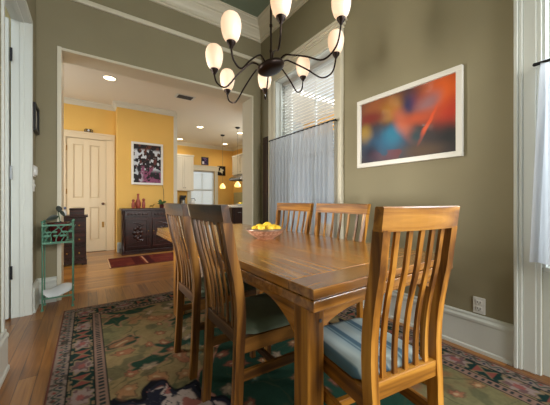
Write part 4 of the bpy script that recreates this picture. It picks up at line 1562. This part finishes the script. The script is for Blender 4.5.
# things on the buffet
vz = thing('clay_vase', 'tall necked red clay vase on the buffet', 'vase', (0.845, 6.16, 0.9105))
MB().lathe([(0, 0), (0.04, 0), (0.055, 0.05), (0.056, 0.11), (0.036, 0.16), (0.022, 0.2), (0.02, 0.27), (0.027, 0.295), (0.02, 0.297), (0.0, 0.28)], 22).build('body', CLAY, vz, True)
for nm, lb, px_, h in (('clay_figure', 'short red clay bird figure left of the tall vase', 0.752, 0.19), ('clay_figure', 'short red clay bird figure right of the tall vase', 0.942, 0.21)):
    f_ = thing(nm, lb, 'figurine', (px_, 6.12, 0.9105), 0, 'clay figures on the buffet')
    MB().lathe([(0, 0), (0.028, 0), (0.034, 0.03), (0.033, h * 0.5), (0.02, h * 0.72), (0.0, h * 0.75)], 16).build('body', CLAY, f_, True)
    MB().sphere((0, -0.004, h * 0.82), h * 0.15).tube([(0, -0.01, h * 0.82), (0.0, -0.045, h * 0.8)], [0.008, 0.002], 6).build('head', CLAY, f_, True)
sm = thing('trinket', 'small yellow brass animal trinket on the buffet', 'ornament', (1.09, 6.12, 0.9105))
b = MB()
for sx in (-0.03, 0.03):
    for sy in (-0.008, 0.008):
        b.tube([(sx, sy, 0), (sx * 0.9, sy, 0.035)], 0.005, 6)
b.sphere((0, 0, 0.042), 0.022, 1.8, 0.8, 0.8)
b.tube([(0.03, 0, 0.045), (0.045, 0, 0.075), (0.062, 0, 0.078)], [0.010, 0.009, 0.005], 6)
b.build('body', BRASS, sm, True)
tp = thing('trailing_plant', 'small green trailing plant in dark pot at the buffet end', 'plant', (1.29, 6.10, 0.9105))
MB().lathe([(0, 0), (0.04, 0), (0.05, 0.07), (0.046, 0.075), (0.04, 0.06), (0, 0.06)], 18).build('pot', POT, tp, True)
rng = random.Random(9)
for k in range(9):
    b = MB()
    a = k * 0.7
    leaf(b, (0, 0, 0.07), (0.09 * math.cos(a), 0.06 * math.sin(a), 0.14 + rng.uniform(0, 0.10)), 0.024, 0.05)
    b.build('leaf', LEAFG, tp, True)


# framed artwork over the buffet: dark crowd of pale and magenta shapes
def art(u, v):
    base = np.ones((len(u), 3)) * np.array(lin((26, 18, 22)))
    n1 = fbm(u * 10, v * 12, 61, 3)
    n2 = fbm(u * 9 + 3, v * 11, 71, 3)
    n3 = fbm(u * 9, v * 12, 81, 3)
    base = mixc(base, (96, 48, 28), sstep(0.46, 0.50, n3) * sstep(0.40, 0.15, v))
    base = mixc(base, (206, 212, 220), sstep(0.53, 0.555, n1) * sstep(0.1, 0.18, v) * sstep(0.75, 0.6, v))
    base = mixc(base, (142, 74, 108), sstep(0.45, 0.48, n2) * sstep(0.52, 0.62, v) * sstep(0.1, 0.3, u))
    base = mixc(base, (196, 206, 214), sstep(0.57, 0.6, n2) * sstep(0.55, 0.65, v) * sstep(0.4, 0.2, u))
    base = mixc(base, (96, 44, 40), sstep(0.60, 0.63, n2) * sstep(0.3, 0.4, v) * sstep(0.7, 0.6, v))
    base = mixc(base, (20, 14, 18), sstep(0.02, 0.01, np.abs(n1 - 0.5)))
    return base


ax0, ax1, az0, az1 = 0.752, 1.385, 1.41, 2.32
fa = thing('framed_artwork', 'white framed dark print of pale and magenta shapes above the buffet', 'picture', ((ax0 + ax1) / 2, YA, az0))
w_, h_ = ax1 - ax0, az1 - az0
fr = 0.045
b = MB()
for (a0, a1, c0, c1) in ((-w_ / 2, w_ / 2, 0, fr), (-w_ / 2, w_ / 2, h_ - fr, h_), (-w_ / 2, -w_ / 2 + fr, fr, h_ - fr), (w_ / 2 - fr, w_ / 2, fr, h_ - fr)):
    b.box(a0, a1, -0.035, -0.002, c0, c1, 0.003)
b.build('frame', MATW, fa)
painted('print', (-w_ / 2 + fr - 0.003, -0.015, h_ - fr + 0.003), (w_ - 2 * fr + 0.006, 0, 0), (0, 0, -(h_ - 2 * fr + 0.006)), 100, 130, art, vcol('paper_art', 0.5, spec=0.3), fa)
cd = MB().tube([(1.372, YA - 0.006, az0 + 0.02), (1.40, YA - 0.006, 1.30), (1.405, YA - 0.006, 1.15), (1.40, YA - 0.02, 1.02)], 0.004, 6).build('cord', SLOT, None, True)
tag(cd, 'thin dark cord hanging below the framed artwork', 'cord')

# ------------------------------------------------------------------ hall and kitchen ceiling
spots = [(0.294, 5.255, 'round recessed ceiling light nearest the hall door'),
         (2.549, 7.341, 'round recessed ceiling light right of the artwork, midway to kitchen'),
         (2.503, 9.152, 'round recessed ceiling light over the white kitchen wall cabinet'),
         (4.058, 9.043, 'round recessed ceiling light nearest the kitchen range hood'),
         (3.767, 7.310, 'round recessed ceiling light partly hidden by the opening edge, near pendants')]
rl0 = None
for x, y, lb in spots:
    if rl0 is None:
        t = rl0 = thing('recessed_light', lb, 'ceiling light', (x, y, HC), 0, 'recessed hall ceiling lights')
        MB().lathe([(0.085, 0.0), (0.108, 0.0), (0.108, -0.006), (0.09, -0.008), (0.085, -0.003)], 28, cap=False).build('trim_ring', COOLW, t, True)
        MB().lathe([(0.0, -0.0035), (0.086, -0.0035), (0.086, -0.001), (0.0, -0.001)], 28).build('lens', LENS, t)
    else:
        t = copy_tree(rl0)
        t.location = (x, y, HC)
        t['label'] = lb
    d = bpy.data.lights.new('recessed_lamp', 'SPOT')
    d.energy = 12
    d.color = (1.0, 0.88, 0.70)
    d.spot_size = math.radians(150)
    d.spot_blend = 0.6
    d.shadow_soft_size = 0.07
    o = bpy.data.objects.new('recessed_lamp', d)
    C.objects.link(o)
    o.location = (x, y, HC - 0.02)
vt = thing('ceiling_vent', 'grey slatted air vent in the hall ceiling', 'vent', (1.567, 5.379, HC))
MB().box(-0.18, 0.18, -0.11, 0.11, -0.008, -0.0005, 0.002).build('frame', COOLW, vt)
b = MB()
for k in range(7):
    b.box(-0.14, 0.14, -0.088 + k * 0.0265, -0.070 + k * 0.0265, -0.012, -0.0085)
b.build('louvres', SLOT, vt)

pn0 = None
for x, y, lb in ((3.438, 7.841, 'farther small yellow glass pendant lamp over the kitchen island'), (3.424, 6.787, 'nearer small yellow glass pendant lamp over the kitchen island')):
    if pn0 is None:
        t = pn0 = thing('pendant_lamp', lb, 'pendant lamp', (x, y, HC), 0, 'kitchen pendants')
        MB().lathe([(0, 0), (0.07, 0.0), (0.055, -0.03), (0.015, -0.045), (0, -0.045)], 20).build('canopy', BLACK, t, True)
        MB().tube([(0, 0, -0.04), (0, 0, -1.53)], 0.003, 6).build('wire', plain('grey_wire', (120, 116, 104), 0.5), t)
        MB().lathe([(0.0, -1.5), (0.02, -1.505), (0.06, -1.55), (0.085, -1.60), (0.09, -1.635), (0.075, -1.66), (0.0, -1.665)], 20).build('glass_shade', emitter('amber_pendant_glass', (255, 206, 92), 0.9), t, True)
    else:
        t = copy_tree(pn0)
        t.location = (x, y, HC)
        t['label'] = lb

# ------------------------------------------------------------------ kitchen furniture
KCAB = plain('cream_cabinet_paint', (226, 218, 198), 0.4)
STONE = plain('white_stone_counter', (226, 222, 212), 0.25)
DKW = wood('dark_island_wood', (34, 18, 12), (56, 28, 18), (74, 40, 26), 'z', 0.35)


def shaker(b, x0, x1, yf, z0, z1, axis='y'):
    """a recessed panel door front facing -y (axis y) or -x (axis x)"""
    def bx_(a0, a1, d0, d1, c0, c1):
        if axis == 'y':
            b.box(a0, a1, d0, d1, c0, c1, 0.002)
        else:
            b.box(d0, d1, a0, a1, c0, c1, 0.002)
    f_ = 0.06
    bx_(x0, x1, yf - 0.012, yf, z0, z1)
    bx_(x0, x0 + f_, yf - 0.022, yf - 0.01, z0, z1)
    bx_(x1 - f_, x1, yf - 0.022, yf - 0.01, z0, z1)
    bx_(x0 + f_, x1 - f_, yf - 0.022, yf - 0.01, z0, z0 + f_)
    bx_(x0 + f_, x1 - f_, yf - 0.022, yf - 0.01, z1 - f_, z1)


wc = thing('wall_cabinet', 'cream wall cabinet left of the kitchen window', 'cabinet', (2.72, YK - 0.002, 0))
MB().box(-0.34, 0.30, -0.34, 0, 1.40, 2.58, 0.003).build('body', KCAB, wc)
for a0, a1 in ((-0.335, -0.022), (-0.018, 0.295)):
    b = MB()
    shaker(b, a0, a1, -0.34, 1.41, 2.57)
    d_ = b.build('door', KCAB, wc)
    MB().sphere((-0.045 if a0 < -0.1 else 0.01, -0.375, 1.5), 0.012).build('knob', BLACK, d_, True)
MB().box(-0.36, 0.32, -0.37, 0, 2.58, 2.64, 0.01).build('cornice', KCAB, wc)
bc = thing('base_cabinet', 'cream kitchen base cabinet along the far wall under the window', 'cabinet', (3.2, YK - 0.002, 0))
MB().box(-0.9, 0.9, -0.58, 0, 0.09, 0.88, 0.003).build('body', KCAB, bc)
MB().box(-0.9, 0.9, -0.52, 0, 0.001, 0.09).build('plinth', SLOT, bc)
for k in range(4):
    b = MB()
    shaker(b, -0.89 + k * 0.447, -0.455 + k * 0.447, -0.58, 0.11, 0.86)
    d_ = b.build('door', KCAB, bc)
    MB().sphere((-0.5 + k * 0.447, -0.615, 0.78), 0.013).build('knob', BLACK, d_, True)
ct = MB().box(2.28, 4.12, YK - 0.63, YK - 0.003, 0.8805, 0.92, 0.004).build('countertop', STONE)
tag(ct, 'white stone worktop under the kitchen window', 'countertop')
cm = thing('coffee_maker', 'black and steel coffee maker on the counter under the cream wall cabinet', 'appliance', (2.66, YK - 0.32, 0.9205))
MB().box(-0.09, 0.09, -0.1, 0.1, 0, 0.03, 0.006).box(-0.09, 0.09, 0.03, 0.1, 0.03, 0.3, 0.008).box(-0.09, 0.09, -0.1, 0.1, 0.24, 0.32, 0.01).build('body', BLACK, cm)
MB().lathe([(0, 0), (0.06, 0), (0.07, 0.06), (0.05, 0.13), (0, 0.13)], 18, (0, -0.04, 0.032)).build('carafe', STEEL, cm, True)
kt = thing('kettle', 'white kettle on the counter beside the coffee maker', 'kettle', (2.98, YK - 0.33, 0.9205))
MB().lathe([(0, 0), (0.08, 0), (0.09, 0.06), (0.075, 0.13), (0.04, 0.16), (0.0, 0.17)], 20).build('body', PORCELAIN, kt, True)
MB().tube([(0.06, 0, 0.12), (0.11, 0, 0.15), (0.07, 0, 0.22), (-0.05, 0, 0.2)], 0.010, 8).build('handle', BLACK, kt, True)
MB().tube([(-0.08, 0, 0.07), (-0.12, 0, 0.12), (-0.14, 0, 0.13)], [0.016, 0.012, 0.009], 8).build('spout', PORCELAIN, kt, True)
ov = thing('wall_plate', 'dark oval plate hung between wall cabinet and kitchen window', 'plate', (3.055, YK - 0.001, 1.83))
MB().lathe([(0, 0), (0.05, 0), (0.055, 0.012), (0.048, 0.018), (0.03, 0.010), (0, 0.009)], 24, M=Matrix.Scale(2.6, 4, (0, 0, 1)) @ Matrix.Rotation(PI / 2, 4, 'X')).build('plate', SLOT, ov, True)


def small_pic(name, x, z, w, h, colf, label, fcol):
    t = thing(name, label, 'picture', (x, YK, z))
    b = MB()
    f_ = 0.03
    for (a0, a1, c0, c1) in ((-w / 2, w / 2, 0, f_), (-w / 2, w / 2, h - f_, h), (-w / 2, -w / 2 + f_, f_, h - f_), (w / 2 - f_, w / 2, f_, h - f_)):
        b.box(a0, a1, -0.025, -0.002, c0, c1)
    b.build('frame', fcol, t)
    painted('print', (-w / 2 + f_ - 0.002, -0.012, h - f_ + 0.002), (w - 2 * f_ + 0.004, 0, 0), (0, 0, -(h - 2 * f_ + 0.004)), 24, 24, colf, vcol('small_print_' + name, 0.6), t)
    return t


def pic_purple(u, v):
    base = np.ones((len(u), 3)) * np.array(lin((40, 28, 70)))
    base = mixc(base, (120, 90, 140), sstep(0.5, 0.56, fbm(u * 4, v * 4, 91, 2)))
    return mixc(base, (220, 214, 226), ((u < 0.35) & (v > 0.55)).astype(float))


def pic_flower(u, v):
    base = np.ones((len(u), 3)) * np.array(lin((22, 20, 16)))
    a = np.arctan2(v - 0.5, u - 0.5)
    r = np.hypot(u - 0.5, v - 0.5)
    return mixc(base, (206, 200, 170), (r < 0.16 + 0.16 * np.abs(np.cos(2 * a + 0.78))).astype(float))


small_pic('framed_photo', 3.55, 2.375, 0.27, 0.29, pic_purple, 'small purple picture above the kitchen window', plain('dark_frame', (40, 36, 44), 0.4))
small_pic('framed_photo', 4.20, 2.02, 0.32, 0.36, pic_flower, 'small black picture with pale cross shaped flower right of kitchen window', BLACK)

# right kitchen wall: upper cabinets, hood, shelf, base cabinets
uc = thing('wall_cabinet', 'cream wall cabinet above the steel range hood', 'cabinet', (XK - 0.002, 8.35, 0))
MB().box(-0.36, 0, -1.1, 0.62, 1.98, 2.62, 0.003).build('body', KCAB, uc)
for k in range(3):
    b = MB()
    shaker(b, -1.09 + k * 0.57, -0.53 + k * 0.57, -0.36, 1.99, 2.61, 'x')
    d_ = b.build('door', KCAB, uc)
    MB().sphere((-0.395, -0.6 + k * 0.57, 2.06), 0.012).build('knob', BLACK, d_, True)
MB().box(-0.39, 0, -1.12, 0.64, 2.62, 2.68, 0.01).build('cornice', KCAB, uc)
hdn = thing('range_hood', 'steel range hood under the cream wall cabinet', 'range hood', (XK - 0.002, 8.45, 1.78))
MB().prism([(-0.02, 0.0), (-0.55, 0.0), (-0.55, 0.05), (-0.36, 0.198), (-0.02, 0.198)], 'y', -0.42, 0.42).build('canopy', STEEL, hdn)
MB().box(-0.53, -0.06, -0.38, 0.38, -0.012, 0.0).build('filter', SLOT, hdn)
ms = thing('wall_shelf', 'cream open wall shelf below the range hood', 'shelf', (XK - 0.002, 7.55, 0))
b = MB()
b.box(-0.28, 0, -0.34, 0.34, 1.38, 1.41)
b.box(-0.28, 0, -0.34, 0.34, 1.66, 1.69)
b.box(-0.28, 0, -0.34, -0.31, 1.41, 1.66)
b.box(-0.28, 0, 0.31, 0.34, 1.41, 1.66)
b.build('case', KCAB, ms)
rb = thing('base_cabinet', 'cream base cabinets along the kitchen side wall with the range', 'cabinet', (XK - 0.002, 7.9, 0))
MB().box(-0.6, 0, -1.2, 1.1, 0.09, 0.88, 0.003).build('body', KCAB, rb)
MB().box(-0.54, 0, -1.2, 1.1, 0.001, 0.09).build('plinth', SLOT, rb)
for k in range(4):
    b = MB()
    shaker(b, -1.19 + k * 0.573, -0.63 + k * 0.573, -0.6, 0.11, 0.86, 'x')
    d_ = b.build('door', KCAB, rb)
    MB().sphere((-0.635, -0.7 + k * 0.573, 0.78), 0.013).build('knob', BLACK, d_, True)
tag(MB().box(XK - 0.64, XK - 0.003, 6.7, 9.0, 0.8805, 0.92, 0.004).build('countertop', STONE), 'white stone worktop along the kitchen side wall', 'countertop')
tag(MB().box(XK - 0.012, XK - 0.001, 6.7, 9.6, 0.921, 1.37).build('backsplash', plain('sage_tile', (178, 172, 130), 0.3, var=0.08, scale=20)), 'pale sage tile backsplash under the range hood', 'backsplash')

isl = thing('kitchen_island', 'dark wooden kitchen island under the pendant lamps', 'island', (3.5, 7.3, 0))
MB().box(-0.36, 0.42, -0.76, 0.9, 0.07, 0.88, 0.004).build('body', DKW, isl)
MB().box(-0.32, 0.38, -0.7, 0.85, 0.001, 0.07).build('plinth', SLOT, isl)
MB().box(-0.42, 0.46, -0.82, 0.96, 0.881, 0.922, 0.005).build('top', STONE, isl)
for a0, a1 in ((-0.34, 0.02), (0.04, 0.40)):
    b = MB()
    shaker(b, a0, a1, -0.76, 0.12, 0.86)
    d_ = b.build('door', DKW, isl)
    MB().box((a0 + a1) / 2 - 0.05, (a0 + a1) / 2 + 0.05, -0.80, -0.785, 0.74, 0.755, 0.003).build('handle', STEEL, d_)
fb = thing('fruit_dish', 'shallow white dish of green and yellow fruit on the island', 'bowl', (3.52, 6.78, 0.9225))
MB().lathe([(0, 0), (0.06, 0), (0.13, 0.03), (0.15, 0.05), (0.14, 0.05), (0.08, 0.022), (0, 0.018)], 26).build('dish', PORCELAIN, fb, True)
for k, (dx, dy, c_, lb) in enumerate(((-0.06, -0.03, LEMON, 'yellow fruit at left in the white island dish'), (0.03, -0.05, plain('lime_skin', (150, 176, 60), 0.4), 'lime green fruit in front in the white island dish'), (0.06, 0.035, LEMON, 'yellow fruit at right in the white island dish'))):
    o = MB().sphere((0, 0, 0), 0.038).build('fruit', c_, None, True)
    o.location = (3.52 + dx, 6.78 + dy, 0.9225 + 0.066)
    tag(o, lb, 'fruit', 'fruit in the island dish')
